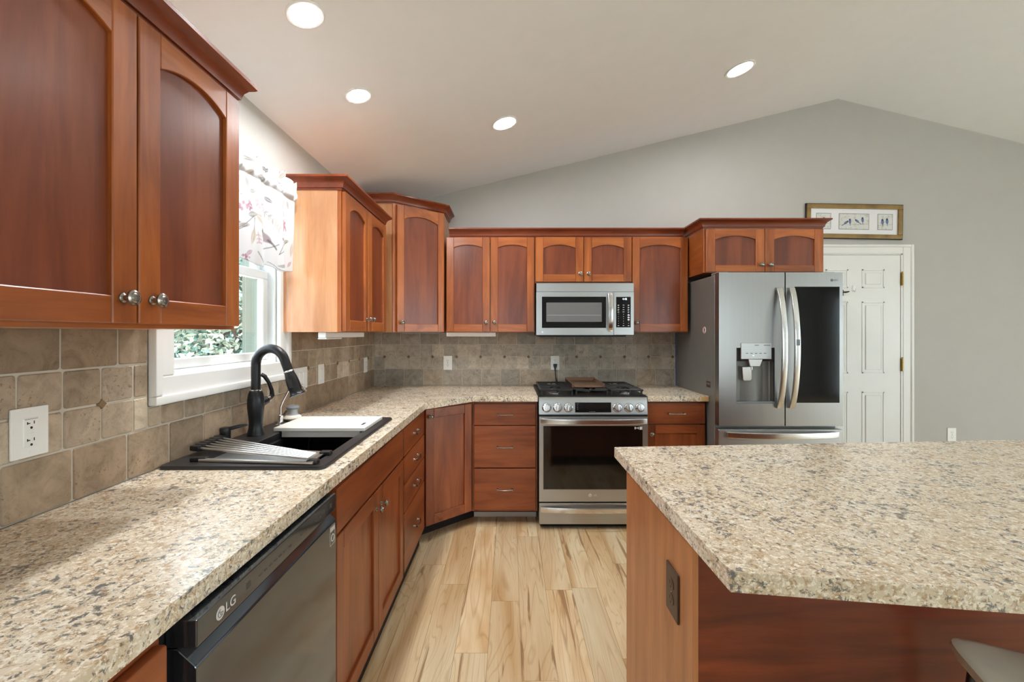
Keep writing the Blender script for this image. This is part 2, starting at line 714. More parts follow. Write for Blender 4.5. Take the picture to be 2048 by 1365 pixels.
def ceil_z(xx):
    return ZE + sl * (xx - XL) if xx <= XRG else ZRG - sr * (xx - XRG)


b.prism([(XL - .15, ceil_z(XL) - .15 * sl), (XRG, ZRG), (XR + .15, ceil_z(XR) - .15 * sr), (XR + .15, ceil_z(XR) + e), (XRG, ZRG + e), (XL - .15, ceil_z(XL) + e)], 'n', YR - .15, YB + .12)
struct(b.build('ceiling', M['ceilp']))

# walls
WY0, WY1, WZ0, WZ1 = 1.475, 2.15, 1.225, 2.03
b = MB()
for y0, y1, z0, z1 in ((YR - .15, WY0, 0, ZE), (WY1, YB + .12, 0, ZE), (WY0, WY1, 0, WZ0), (WY0, WY1, WZ1, ZE)):
    b.box(XLo, XL, y0, y1, z0, z1)
struct(b.build('wall_left', M['wallp']))
b = MB()
b.prism([(XL, 0), (XR, 0), (XR, ceil_z(XR)), (XRG, ZRG), (XL, ZE)], 'n', YB, YBo)
struct(b.build('wall_back', M['wallp']))
RX0, RX1, RZ0, RZ1 = 2.9, 4.4, 0.06, 2.28
SX0_, SX1_, SZ0_, SZ1_ = -.8, .4, .7, 2.2
b = MB()
b.box(XL, SX0_, YR - .15, YR, 0, ZE)
b.box(SX1_, RX0, YR - .15, YR, 0, ZE)
b.box(SX0_, SX1_, YR - .15, YR, 0, SZ0_)
b.box(SX0_, SX1_, YR - .15, YR, SZ1_, ZE)
b.box(RX1, XR, YR - .15, YR, 0, 2.40)
b.box(RX0, RX1, YR - .15, YR, 0, RZ0)
b.box(RX0, RX1, YR - .15, YR, RZ1, ZE)
b.prism([(XL, ZE), (XR, ZE), (XR, ceil_z(XR)), (XRG, ZRG)], 'n', YR - .15, YR)
struct(b.build('wall_rear', M['wallp']))
QY0, QY1, QZ0, QZ1 = -3.2, 1.8, 0.06, 2.14
b = MB()
for y0, y1, z0, z1 in ((YR - .15, QY0, 0, 2.40), (QY1, YBo, 0, 2.40), (QY0, QY1, 0, QZ0), (QY0, QY1, QZ1, 2.40)):
    b.box(XR, XR + .15, y0, y1, z0, z1)
struct(b.build('wall_right', M['wallp']))


def added_window(name, u0, u1, z0, z1, fr_, nmul):  # for windows out of view, added as daylight sources
    w = bpy.data.objects.new(name, None)
    w.location = fr_((u0, 0, z0))
    C.objects.link(w)
    struct(w)
    k = MB(fr_)
    t = 0.06
    for a0, a1, c0, c1 in ((u0, u1, z0, z0 + t), (u0, u1, z1 - t, z1), (u0, u0 + t, z0 + t, z1 - t), (u1 - t, u1, z0 + t, z1 - t)):
        k.box(a0, a1, -.11, -.03, c0, c1)
    for i in range(1, nmul):
        c = u0 + (u1 - u0) * i / nmul
        k.box(c - .045, c + .045, -.11, -.03, z0 + t, z1 - t)
    k.build('window_frame', M['vinyl'], w)
    k = MB(fr_)
    k.box(u0 + t, u1 - t, -.075, -.069, z0 + t, z1 - t)
    k.build('pane', M['glass'], w)
    k = MB(fr_)
    t = 0.08
    for a0, a1, c0, c1 in ((u0 - t, u1 + t, z0 - t, z0), (u0 - t, u1 + t, z1, z1 + t), (u0 - t, u0, z0, z1), (u1, u1 + t, z0, z1)):
        k.box(a0, a1, 0, .018, c0, c1)
    k.build('casing', M['white'], w)


added_window('window_2_added', RX0, RX1, RZ0, RZ1, frame((0, YR), (1, 0), (0, 1)), 2)  # unseen opening, added for daylight and kept clear of the steel reflections
added_window('window_4_added', SX0_, SX1_, SZ0_, SZ1_, frame((0, YR), (1, 0), (0, 1)), 1)  # second unseen rear opening, added for more daylight
added_window('window_3_added', QY0, QY1, QZ0, QZ1, frame((XR, 0), (0, 1), (-1, 0)), 5)  # unseen wide opening, added and enlarged to light the room from the right

# window over the sink
w1 = bpy.data.objects.new('window_1', None)
w1.location = (XL, 1.81, WZ0)
C.objects.link(w1)
struct(w1, 'white double-hung window over the sink with trees outside', 'window')
b = MB(LEFT)
cw = 0.088


def casing_bar(k, u0, u1, z0, z1, horiz):
    k.box(u0, u1, 0.0, .020, z0, z1, bev=.003)


b.box(WY0 - cw, WY1 + cw, 0, .022, WZ0 - cw, WZ0 - .0, bev=.004)
b.box(WY0 - cw, WY1 + cw, 0, .022, WZ1, WZ1 + cw, bev=.004)
b.box(WY0 - cw, WY0, 0, .022, WZ0, WZ1, bev=.004)
b.box(WY1, WY1 + cw, 0, .022, WZ0, WZ1, bev=.004)
# raised outer band of the casing profile
ob = 0.026
b.box(WY0 - cw - .004, WY1 + cw + .004, .004, .034, WZ0 - cw - .004, WZ0 - cw + ob, bev=.006, seg=2)
b.box(WY0 - cw - .004, WY0 - cw + ob, .004, .034, WZ0 - cw + ob, WZ1 + cw, bev=.006, seg=2)
b.box(WY1 + cw - ob, WY1 + cw + .004, .004, .034, WZ0 - cw + ob, WZ1 + cw, bev=.006, seg=2)
b.build('casing', M['white'], w1)
b = MB(LEFT)
t = 0.012
for u0, u1, z0, z1 in ((WY0, WY1, WZ0, WZ0 + t), (WY0, WY1, WZ1 - t, WZ1), (WY0, WY0 + t, WZ0 + t, WZ1 - t), (WY1 - t, WY1, WZ0 + t, WZ1 - t)):
    b.box(u0, u1, -.075, .0, z0, z1)
for u0, u1, z0, z1, m_ in ((WY0, WY1, WZ0, WZ0 + t, 0), (WY0, WY1, WZ1 - t, WZ1, 0), (WY0, WY0 + t, WZ0 + t, WZ1 - t, 1), (WY1 - t, WY1, WZ0 + t, WZ1 - t, 1)):
    b.box(u0, u1, -.142, -.0755, z0, z1, m=m_)
b.build('window_frame', [M['vinyl'], M['siding']], w1)
b = MB(LEFT)
for u0, u1, z0, z1 in ((WY0, WY1, WZ0 - .02, WZ0), (WY0, WY1, WZ1, WZ1 + .03), (WY0 - .05, WY0 - .0, WZ0, WZ1), (WY1, WY1 + .05, WZ0, WZ1)):
    b.box(u0, u1, -.165, -.1505, z0, z1)
b.build('exterior_trim', M['siding'], w1)


def sash(name, z0, z1, n0, n1, rb, rt):
    k = MB(LEFT)
    st = 0.042
    a0, a1 = WY0 + .014, WY1 - .014
    k.box(a0, a1, n0, n1, z0, z0 + rb, bev=.004)
    k.box(a0, a1, n0, n1, z1 - rt, z1, bev=.004)
    k.box(a0, a0 + st, n0, n1, z0 + rb, z1 - rt, bev=.004)
    k.box(a1 - st, a1, n0, n1, z0 + rb, z1 - rt, bev=.004)
    o = k.build(name, M['vinyl'], w1)
    k = MB(LEFT)
    k.box(a0 + st - .003, a1 - st + .003, (n0 + n1) / 2 - .003, (n0 + n1) / 2 + .003, z0 + rb - .003, z1 - rt + .003)
    k.build('pane', M['glass'], o)
    return o


sash('sash', WZ0 + .0125, 1.665, -.062, -.030, .038, .040)
sash('sash', 1.63, WZ1 - .014, -.098, -.066, .040, .045)

# door to the right of the refrigerator
DX0, DX1, DZ = 2.50, 3.286, 2.022
d1 = bpy.data.objects.new('door_1', None)
d1.location = (DX1, YB, 0)
C.objects.link(d1)
struct(d1, 'white six-panel door beside the refrigerator', 'door')
b = MB(BACK)
b.box(DX0, DX1 - .006, .001, .012, .012, DZ)
st, pw, ms = .139, .190, .116
for px_ in (DX1 - .139 - pw, DX1 - .139 - 2 * pw - ms):
    for z0, z1 in ((1.745, 1.903), (1.028, 1.631), (.25, .874)):
        u0, u1 = px_, px_ + pw
        q = .020
        for a0, a1, c0, c1 in ((u0, u1, z0, z0 + q * .6), (u0, u1, z1 - q * .6, z1), (u0, u0 + q * .6, z0, z1), (u1 - q * .6, u1, z0, z1)):
            b.box(a0, a1, .012, .0155, c0, c1, bev=.0015)
        b.box(u0 + .03, u1 - .03, .012, .0165, z0 + .03, z1 - .03, bev=.004)
b.build('leaf', M['white'], d1)
b = MB(BACK)
b.box(DX1, DX1 + .018, .0, .014, 0, DZ + .018)
b.box(DX0 - .018, DX1 + .018, .0, .014, DZ + .004, DZ + .018)
b.box(DX1 + .014, DX1 + .100, .0, .018, 0, DZ + .085, bev=.004)
b.box(DX0 - .10, DX1 + .014, .0, .018, DZ + .012, DZ + .085, bev=.004)
b.box(DX0 - .10, DX0 - .014, .0, .018, 0, DZ + .012, bev=.004)
b.box(DX1 + .078, DX1 + .104, .006, .026, 0, DZ + .089, bev=.005)
b.box(DX0 - .104, DX1 + .078, .006, .026, DZ + .066, DZ + .089, bev=.005)
b.build('casing', M['white'], d1)
for zc in (1.82, 1.10, .30):
    b = MB(BACK)
    b.box(DX1 - .004, DX1 + .014, .010, .017, zc - .055, zc + .055)
    for i in range(5):
        b.lathe([(.0075, 0), (.0085, .002), (.0085, .018), (.0075, .020)], BACK((DX1 + .005, .020, zc - .052 + i * .021)), seg=10)
    b.lathe([(.004, 0), (.006, .004), (.003, .009)], BACK((DX1 + .005, .020, zc + .054)), seg=10)
    b.build('hinge', M['brass'], d1)
b = MB(BACK)
b.box(DX1 + .104, XR, 0, .014, 0, .09, bev=.003)
b.box(2.24, DX0 - .104, 0, .014, 0, .09, bev=.003)
struct(b.build('baseboard_back', M['white']))

# tiled backsplash
ZT = (.925, 1.065, 1.167, 1.270, 1.393)
TC = [srgb(170, 152, 130), srgb(182, 165, 144), srgb(156, 138, 118), srgb(194, 179, 158), srgb(166, 149, 130)]
TCB = [srgb(178, 170, 156), srgb(186, 178, 163), srgb(168, 161, 149), srgb(190, 179, 162), srgb(178, 168, 151)]
TCT = [srgb(148, 128, 106), srgb(160, 140, 118), srgb(140, 122, 102), srgb(154, 133, 111)]


def tile(k, u0, u1, z0, z1, cols):
    c = random.choice(cols)
    f = random.uniform(.93, 1.07)
    k.col = (c[0] * f, c[1] * f, c[2] * f, 1)
    g, h = .0018, .0095

    def j():
        return random.uniform(0, .0016)
    q = [(u0 + g + j(), z0 + g + j()), (u1 - g - j(), z0 + g + j()), (u1 - g - j(), z1 - g - j()), (u0 + g + j(), z1 - g - j())]
    # rounded outline
    outer = []
    r = .006
    for i in range(4):
        p, a, d = Vector(q[i]), Vector(q[i - 1]), Vector(q[(i + 1) % 4])
        outer += [p + (a - p).normalized() * r, p + ((a - p).normalized() + (d - p).normalized()) * r * .29, p + (d - p).normalized() * r]
    cx_, cz_ = (u0 + u1) / 2, (z0 + z1) / 2
    A = [k.v((p.x, .002, p.y)) for p in outer]
    B = [k.v((p.x, h - .0025, p.y)) for p in outer]
    D = []
    for p in outer:
        dx, dz = cx_ - p.x, cz_ - p.y
        L = math.hypot(dx, dz)
        D.append(k.v((p.x + dx / L * .0028, h, p.y + dz / L * .0028)))
    n = len(outer)
    F = [k.f(D, 0)]
    for i in range(n):
        F.append(k.f([A[i], A[(i + 1) % n], B[(i + 1) % n], B[i]], 0))
        F.append(k.f([B[i], B[(i + 1) % n], D[(i + 1) % n], D[i]], 0))
    bmesh.ops.recalc_face_normals(k.bm, faces=[f for f in F if f])


def diamond(k, u, z, r=.0145):
    c = srgb(120, 98, 72)
    k.col = c
    A = [k.v((u + r * a, .008, z + r * d)) for a, d in ((1, 0), (0, 1), (-1, 0), (0, -1))]
    B = [k.v((u + r * .85 * a, .0125, z + r * .85 * d)) for a, d in ((1, 0), (0, 1), (-1, 0), (0, -1))]
    F = [k.f(B, 0)] + [k.f([A[i], A[(i + 1) % 4], B[(i + 1) % 4], B[i]], 0) for i in range(4)]
    bmesh.ops.recalc_face_normals(k.bm, faces=F)


def tile_rows(k, ua, ub, j6, s6, j4, s4, cuts, cols, colt, dia0):
    """courses of tile from ua to ub; cuts = list of (u0,u1,z0,z1) left open"""
    def course(j, s, z0, z1, cl):
        i = math.floor((ua - j) / s)
        while j + i * s < ub:
            a, c = max(ua, j + i * s), min(ub, j + (i + 1) * s)
            zz0, zz1, ok = z0, z1, True
            segs = [(a, c, z0, z1)]
            for (c0, c1, d0, d1_) in cuts:
                new = []
                for (p0, p1, e0, e1) in segs:
                    if p1 <= c0 or p0 >= c1 or e1 <= d0 or e0 >= d1_:
                        new.append((p0, p1, e0, e1))
                        continue
                    if p0 < c0:
                        new.append((p0, c0, e0, e1))
                    if p1 > c1:
                        new.append((c1, p1, e0, e1))
                    m0, m1 = max(p0, c0), min(p1, c1)
                    if e0 < d0:
                        new.append((m0, m1, e0, d0))
                    if e1 > d1_:
                        new.append((m0, m1, d1_, e1))
                segs = new
            for p0, p1, e0, e1 in segs:
                if p1 - p0 > .016 and e1 - e0 > .016:
                    tile(k, p0, p1, e0, e1, cl)
            i += 1
    course(j6, s6, ZT[0], ZT[1], colt)
    course(j4, s4, ZT[1], ZT[2], cols)
    course(j4, s4, ZT[2], ZT[3], cols)
    course(j6 - .03, s6, ZT[3], ZT[4], colt)
    i = dia0
    while j4 + i * s4 < ub - .02:
        u = j4 + i * s4
        if u > ua + .02 and not any(c0 - .02 < u < c1 + .02 and d0 < ZT[2] < d1_ for c0, c1, d0, d1_ in cuts):
            diamond(k, u, ZT[2])
        i += 2


WCUT = (WY0 - cw - .006, WY1 + cw + .006, WZ0 - cw - .006, 2.2)
b = MB(LEFT, tint=True)
tile_rows(b, .15, YB - XL * 0 - .010, 1.143 - .163 * 7, .163, 1.1187 - .1045 * 9, .1045, [WCUT], TC, TCT, 2)
b.col = (1, 1, 1, 1)
b.box(.15, WCUT[0], 0.0, .006, ZT[0], ZT[4], m=1)
b.box(WCUT[1], YB, 0.0, .006, ZT[0], ZT[4], m=1)
b.box(WCUT[0], WCUT[1], 0.0, .006, ZT[0], WCUT[2], m=1)
struct(b.build('tile_backsplash_left', [M['tile'], M['grout']]))
b = MB(BACK, tint=True)
tile_rows(b, XL + .010, 1.396, -.889 - .1625 * 2, .1625, -1.157, .1010, [], TCB, [srgb(156, 149, 137), srgb(166, 158, 145), srgb(150, 144, 133), srgb(168, 154, 136)], 1)
b.col = (1, 1, 1, 1)
b.box(XL, 1.396, 0.0, .006, ZT[0], ZT[4], m=1)
struct(b.build('tile_backsplash_back', [M['tile'], M['grout']]))

# ------------------------------------------------------------------ outdoors
b = MB()
b.box(-60, XLo - .02, -20, 60, -.65, -.6)
b.box(XLo - .02, 60, YR - 60, YR - .3, -.65, -.6)
b.box(XR + .4, 60, YR - .3, 60, -.65, -.6)
struct(b.build('outdoor_bounce_ground', M['bounce_ground']))  # added pale ground that bounces skylight in through the windows


def tree(name, label, x0, y0, h, rad, cols, n, kind):
    r = thing(name, label, 'tree', (x0, y0, -.6), 'trees outside the window')
    k = MB()
    k.tube([(x0, y0, -.62), (x0 + .05, y0, h * .35), (x0, y0, h * .8)], [.16, .12, .03], seg=8)
    k.build('trunk', M['bark'], r)
    k = MB(tint=True)
    cl = []
    for i in range(110):
        zt = random.random() ** 0.8
        z = -.5 + (h + .3) * zt
        rr = rad * ((1 - zt) ** .45 if kind == 'conifer' else math.sin(PI * (0.12 + .85 * zt)) ** .6)
        an = random.uniform(0, 2 * PI)
        q = rr * math.sqrt(random.random())
        cl.append((x0 + q * math.cos(an), y0 + q * math.sin(an), z, random.choice(cols), random.uniform(.75, 1.25)))
    for i in range(n):
        c = random.choice(cl)
        s = random.uniform(.035, .085)
        p = Vector((c[0] + random.gauss(0, .26), c[1] + random.gauss(0, .26), c[2] + random.gauss(0, .20)))
        d1_ = Vector((random.gauss(0, 1), random.gauss(0, 1), random.gauss(0, .6))).normalized()
        d2_ = d1_.cross(Vector((random.gauss(0, 1), random.gauss(0, 1), random.gauss(0, 1)))).normalized()
        f = c[4] * random.uniform(.8, 1.2)
        k.col = (c[3][0] * f, c[3][1] * f, c[3][2] * f, 1)
        k.f([k.v(p - d1_ * s), k.v(p + d2_ * s * .45), k.v(p + d1_ * s), k.v(p - d2_ * s * .45)])
    k.build('foliage', M['leaf'], r)


TEAL = [srgb(172, 174, 154), srgb(150, 172, 160), srgb(98, 128, 118), srgb(116, 142, 130), srgb(80, 110, 102)]
PALE = [srgb(168, 166, 144), srgb(150, 154, 132), srgb(182, 176, 156)]
tree('evergreen_tree', 'teal green evergreen nearest the sink window, seen at its right edge', -5.0, 7.8, 4.3, 1.05, TEAL, 26000, 'conifer')
tree('shrub_tree', 'pale cream-green leafy tree in the middle of the sink window view', -8.6, 9.9, 4.2, 1.2, PALE, 20000, 'leafy')
tree('evergreen_tree', 'tall dark teal evergreen behind the pale tree in the sink window', -7.6, 13.4, 7.0, 1.8, TEAL, 26000, 'conifer')
tree('shrub_tree', 'light green tree at the left edge of the sink window view', -11.9, 12.6, 5.4, 1.6, [srgb(128, 146, 122), srgb(154, 160, 138)], 16000, 'leafy')
tree('shrub_tree', 'tall pale tree in the gap right of the nearest evergreen outside the sink window', -4.0, 11.9, 5.6, 1.3, PALE, 14000, 'leafy')
tree('evergreen_tree', 'broad bluish evergreen farthest from the sink window', -11.6, 18.0, 8.0, 2.6, TEAL, 26000, 'conifer')

# ------------------------------------------------------------------ ceiling lights
nd = Vector((sl, 0, -1)).normalized()
for (lx, ly, ro, ri, lab) in ((-.726, 1.55, .066, .051, 'recessed ceiling light nearest the camera above the near cabinets'),
                              (-.722, 2.08, .062, .048, 'recessed ceiling light above the sink window, second from the camera'),
                              (-.034, 2.70, .082, .066, 'recessed ceiling light above the drawers left of the range'),
                              (1.44, 2.74, .088, .070, 'recessed ceiling light above the refrigerator, rightmost')):
    c = Vector((lx, ly, ceil_z(lx)))
    r = thing('recessed_light', lab, 'ceiling light', c, 'recessed ceiling lights')
    k = MB()
    k.lathe([(ri, -.01), (ri, .001), (ri + .003, .006), (ro - .004, .007), (ro, .004), (ro, -.01)], c, nd, 40)
    k.build('trim_ring', M['white'], r)
    k = MB()
    k.lathe([(ri - .001, -.006), (ri - .001, .001), (ri - .006, .0025)], c, nd, 32)
    k.build('diffuser', M['lamp' if ri < .06 else 'lamp_large'], r)

# ================================================================== cabinets
def knob(fr_, u, n, z, parent, r=.0155):
    """mushroom knob whose stem leaves the face at n"""
    c = Vector(fr_((u, n, z)))
    ax = Vector(fr_((0, 1, 0))) - Vector(fr_((0, 0, 0)))
    k = MB()
    k.lathe([(r * .62, 0), (r * .6, .003), (r * .36, .006), (r * .34, .016), (r * .75, .0185), (r, .0225), (r * .97, .0265), (r * .72, .0285), (r * .66, .0275), (r * .5, .031), (r * .2, .0325)], c, ax, 20)
    return k.build('knob', M['nickel'], parent)


def pull(fr_, u, n, z, parent, w=.105):
    k = MB(fr_)
    pts, rr = [], []
    for i in range(13):
        t = i / 12
        a = (t - .5) * w
        bow = .020 + .009 * math.sin(PI * t)
        pts.append((u + a, n + bow, z))
        rr.append(.0042 + .0016 * abs(2 * t - 1) ** 3)
    k.tube(pts, rr, seg=10)
    ax = Vector(fr_((0, 1, 0))) - Vector(fr_((0, 0, 0)))
    for s in (-1, 1):
        k.lathe([(.0075, 0), (.0070, .003), (.0042, .007), (.0042, .019), (.0066, .0205), (.0066, .025), (.002, .0265)], fr_((u + s * (w / 2 - .006), n, z)), ax, 14)
    return k.build('pull', M['nickel'], parent)


def wm(base, fr_, axis):
    """material of this wood with grain along the cabinet's own axis ('u' or 'z')"""
    if axis == 'z':
        return M[base + '_z']
    d = Vector(fr_((1, 0, 0))) - Vector(fr_((0, 0, 0)))
    return M[base + ('_x' if abs(d.x) > abs(d.y) else '_y')]


def door(fr_, u0, u1, z0, z1, n0, parent, arch=True, sw=.056, rb=.058, rt=.060, rise=.024, wood_='frame', knob_at=None, th=.020, name='door', panel='panel'):
    e = .0004
    k = MB(fr_)
    bv = .0022
    k.box(u0, u0 + sw, n0, n0 + th, z0, z1, bev=bv)
    k.box(u1 - sw, u1, n0, n0 + th, z0, z1, bev=bv)
    k.box(u0 + sw + e, u1 - sw - e, n0, n0 + th - e, z0, z0 + rb, bev=bv, m=1)
    if arch:
        a0, a1 = u0 + sw + e, u1 - sw - e
        pts = [(a0, z1), (a0, z1 - rt - rise)]
        N = 14
        c = (a1 - a0) / 2
        R = (c * c + rise * rise) / (2 * rise)
        for i in range(1, N):
            x_ = -c + 2 * c * i / N
            pts.append((a0 + c + x_, z1 - rt - R + math.sqrt(R * R - x_ * x_)))
        pts += [(a1, z1 - rt - rise), (a1, z1)]
        k.prism(pts, 'n', n0, n0 + th - e, bev=.0018, m=1)
    else:
        k.box(u0 + sw + e, u1 - sw - e, n0, n0 + th - e, z1 - rt, z1, bev=bv, m=1)
    d = k.build(name, [wm(wood_, fr_, 'z'), wm(wood_, fr_, 'u')], parent)
    k = MB(fr_)
    k.box(u0 + sw - .006, u1 - sw + .006, n0 + .002, n0 + th - .0105, z0 + rb - .006, z1 - rt + .004)
    k.build('panel', wm(panel, fr_, 'z'), d)
    if knob_at:
        knob(fr_, knob_at[0], n0 + th, knob_at[1], d, knob_at[2] if len(knob_at) > 2 else .0155)
    return d


def drawer(fr_, u0, u1, z0, z1, n0, parent, wood_='base', th=.020, handle=True, hw=.105, name='drawer', grain='u'):
    k = MB(fr_)
    k.box(u0, u1, n0, n0 + th, z0, z1, bev=.005, seg=2)
    d = k.build(name, wm(wood_, fr_, grain), parent)
    if handle:
        pull(fr_, (u0 + u1) / 2, n0 + th, (z0 + z1) / 2, d, hw)
    return d


CROWN = [(0, .0), (.006, .0), (.008, .007), (.014, .009), (.015, .018), (.019, .030), (.028, .042), (.040, .049), (.043, .052), (.046, .054), (.046, .064), (0, .064)]


def crown(path, z, parent, mat, name='crown_moulding', sc_=1.0):
    k = MB()
    k.sweep(path, [(o, z + h * sc_) for o, h in CROWN])
    return k.build(name, mat, parent, angle=50)


def carcass(fr_, u0, u1, z0, z1, depth, parent, mats, m_side=None):
    k = MB(fr_)
    k.box(u0, u1, .011, depth - .019, z0, z1 - .002, m=0)
    o = k.build('carcass', mats[0], parent)
    k = MB(fr_)
    sw = .038
    e = .0002
    k.box(u0, u0 + sw, depth - .019 + e, depth, z0, z1, bev=.0012)
    k.box(u1 - sw, u1, depth - .019 + e, depth, z0, z1, bev=.0012)
    k.box(u0 + sw, u1 - sw, depth - .019 + e, depth, z0, z0 + .04, m=1)
    k.box(u0 + sw, u1 - sw, depth - .019 + e, depth, z1 - .05, z1, m=1)
    k.build('face_frame', [wm(mats[1], fr_, 'z'), wm(mats[1], fr_, 'u')], parent)
    return o


UD = .310          # depth to the front of an upper face frame
# ---- near upper cabinet on the left wall
t = thing('upper_cabinet', 'large two-door cherry wall cabinet on the left wall nearest the camera', 'cabinet', LEFT((.965, 0, 1.38)))
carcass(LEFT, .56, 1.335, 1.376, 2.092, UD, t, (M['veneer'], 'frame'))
door(LEFT, .585, .963, 1.386, 2.068, UD + .001, t, knob_at=(.926, 1.440, .017), sw=.060, rt=.052, rise=.030)
door(LEFT, .968, 1.326, 1.386, 2.068, UD + .001, t, knob_at=(1.002, 1.440, .017), sw=.060, rt=.052, rise=.030)
crown([(XL + .012, .56), (XL + UD, .56), (XL + UD, 1.335), (XL + .012, 1.335)], 2.075, t, M['crown_y'])

# ---- second upper cabinet
t = thing('upper_cabinet', 'two-door cherry wall cabinet with pale side panel right of the window', 'cabinet', LEFT((2.54, 0, 1.37)))
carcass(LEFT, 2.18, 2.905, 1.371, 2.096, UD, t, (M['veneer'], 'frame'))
door(LEFT, 2.184, 2.538, 1.374, 2.074, UD + .001, t, knob_at=(2.508, 1.446), sw=.060, rt=.055, rise=.032)
door(LEFT, 2.542, 2.898, 1.374, 2.074, UD + .001, t, knob_at=(2.574, 1.446), sw=.060, rt=.055, rise=.032)
crown([(XL + .012, 2.18), (XL + UD, 2.18), (XL + UD, 2.905), (XL + .012, 2.905)], 2.079, t, M['crown_y'])

# ---- corner upper cabinet with an angled front
P0, P1 = Vector((-.842, 3.125)), Vector((-.515, 3.405))
du = (P1 - P0).normalized()
DG = frame(P0, du, (du.y, -du.x))
LD = (P1 - P0).length
t = thing('corner_upper_cabinet', 'tall angled one-door cherry wall cabinet in the corner', 'cabinet', (P0.x, P0.y, 1.37))
k = MB()
pg = [(XL + .012, P0.y), (P0.x, P0.y), (P0.x + .012, P0.y + .012), (P1.x - .012, P1.y + .012), (P1.x, P1.y), (P1.x, YB - .012), (XL + .012, YB - .012)]
k.prism([(a, c) for a, c in pg], 'z', 1.372, 2.318)
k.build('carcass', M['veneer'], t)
k = MB(DG)
k.box(.0, .028, -.012, .007, 1.372, 2.318, bev=.0012)
k.box(LD - .028, LD, -.012, .007, 1.372, 2.318, bev=.0012)
k.box(.028, LD - .028, -.012, .007, 2.27, 2.318, m=0)
k.box(.028, LD - .028, -.012, .007, 1.372, 1.40, m=0)
k.build('face_frame', [M['frame_z']], t)
door(DG, .026, LD - .012, 1.376, 2.288, .0075, t, knob_at=(.058, 1.442), sw=.055, rt=.064, rise=.034)
crown([(XL + .012, P0.y - .001), (P0.x, P0.y - .001), (P1.x + .001, P1.y), (P1.x + .001, YB - .012)], 2.293, t, M['crown_x'])

# ---- back-wall uppers
t = thing('upper_cabinet', 'two-door cherry wall cabinet between the corner cabinet and the microwave', 'cabinet', BACK((-.15, 0, 1.37)))
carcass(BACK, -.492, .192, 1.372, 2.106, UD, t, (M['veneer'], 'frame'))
door(BACK, -.4877, -.1567, 1.376, 2.103, UD + .001, t, knob_at=(-.184, 1.446), sw=.055, rt=.058, rise=.022)
door(BACK, -.1486, .1855, 1.376, 2.103, UD + .001, t, knob_at=(-.120, 1.446), sw=.055, rt=.058, rise=.022)

t = thing('upper_cabinet', 'short two-door cherry wall cabinet directly above the microwave', 'cabinet', BACK((.566, 0, 1.756)))
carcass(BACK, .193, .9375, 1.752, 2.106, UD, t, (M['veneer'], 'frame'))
door(BACK, .1965, .5645, 1.760, 2.104, UD + .001, t, knob_at=(.536, 1.820), sw=.060, rt=.059, rise=.027)
door(BACK, .5685, .9346, 1.760, 2.104, UD + .001, t, knob_at=(.600, 1.820), sw=.060, rt=.059, rise=.027)

t = thing('upper_cabinet', 'single-door cherry wall cabinet between the microwave and the refrigerator', 'cabinet', BACK((1.15, 0, 1.37)))
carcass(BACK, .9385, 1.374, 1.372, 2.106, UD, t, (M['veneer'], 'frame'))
door(BACK, .9405, 1.366, 1.378, 2.105, UD + .001, t, knob_at=(.972, 1.446), sw=.056, rt=.060, rise=.026)

k = MB()
k.sweep([(-.468, YB - UD), (1.334, YB - UD)], [(o, 2.1065 + h) for o, h in CROWN])
k.box(-.468, 1.33, YB - UD, YB - .012, 2.1065, 2.114)
tag(k.build('crown_moulding', M['crown_x'], None, (.45, YB - UD, 2.107)), 'long cherry crown moulding along the top of the back-wall cabinets', 'moulding')

# ---- over-fridge cabinet
FN = YB - 3.10
t = thing('upper_cabinet', 'deep two-door cherry cabinet above the refrigerator', 'cabinet', BACK((1.80, 0, 1.79)))
k = MB(BACK)
k.box(1.381, 2.222, .002, FN - .039, 1.797, 2.112)
k.build('carcass', M['frame_y'], t)
k = MB(BACK)
n1 = FN - .021
k.box(1.381, 1.41, n1 - .018, n1, 1.797, 2.112, bev=.001)
k.box(2.19, 2.222, n1 - .018, n1, 1.797, 2.112, bev=.001)
k.box(1.41, 2.19, n1 - .018, n1, 1.797, 1.83)
k.box(1.41, 2.19, n1 - .018, n1, 2.08, 2.112)
k.build('face_frame', M['frame_z'], t)
door(BACK, 1.392, 1.806, 1.800, 2.106, n1 + .001, t, knob_at=(1.776, 1.850), sw=.062, rb=.048, rt=.050, rise=.026)
door(BACK, 1.811, 2.222, 1.800, 2.106, n1 + .001, t, knob_at=(1.842, 1.850), sw=.062, rb=.048, rt=.050, rise=.026)
crown([(1.3805, YB - .012), (1.3805, YB - n1), (2.2225, YB - n1), (2.2225, YB - .012)], 2.1125, t, M['crown_x'])

# ---- base cabinets
BXF = .600 - .020          # left run: distance of the face frame front from the wall (door fronts at X=-.551)
TOEX = .566


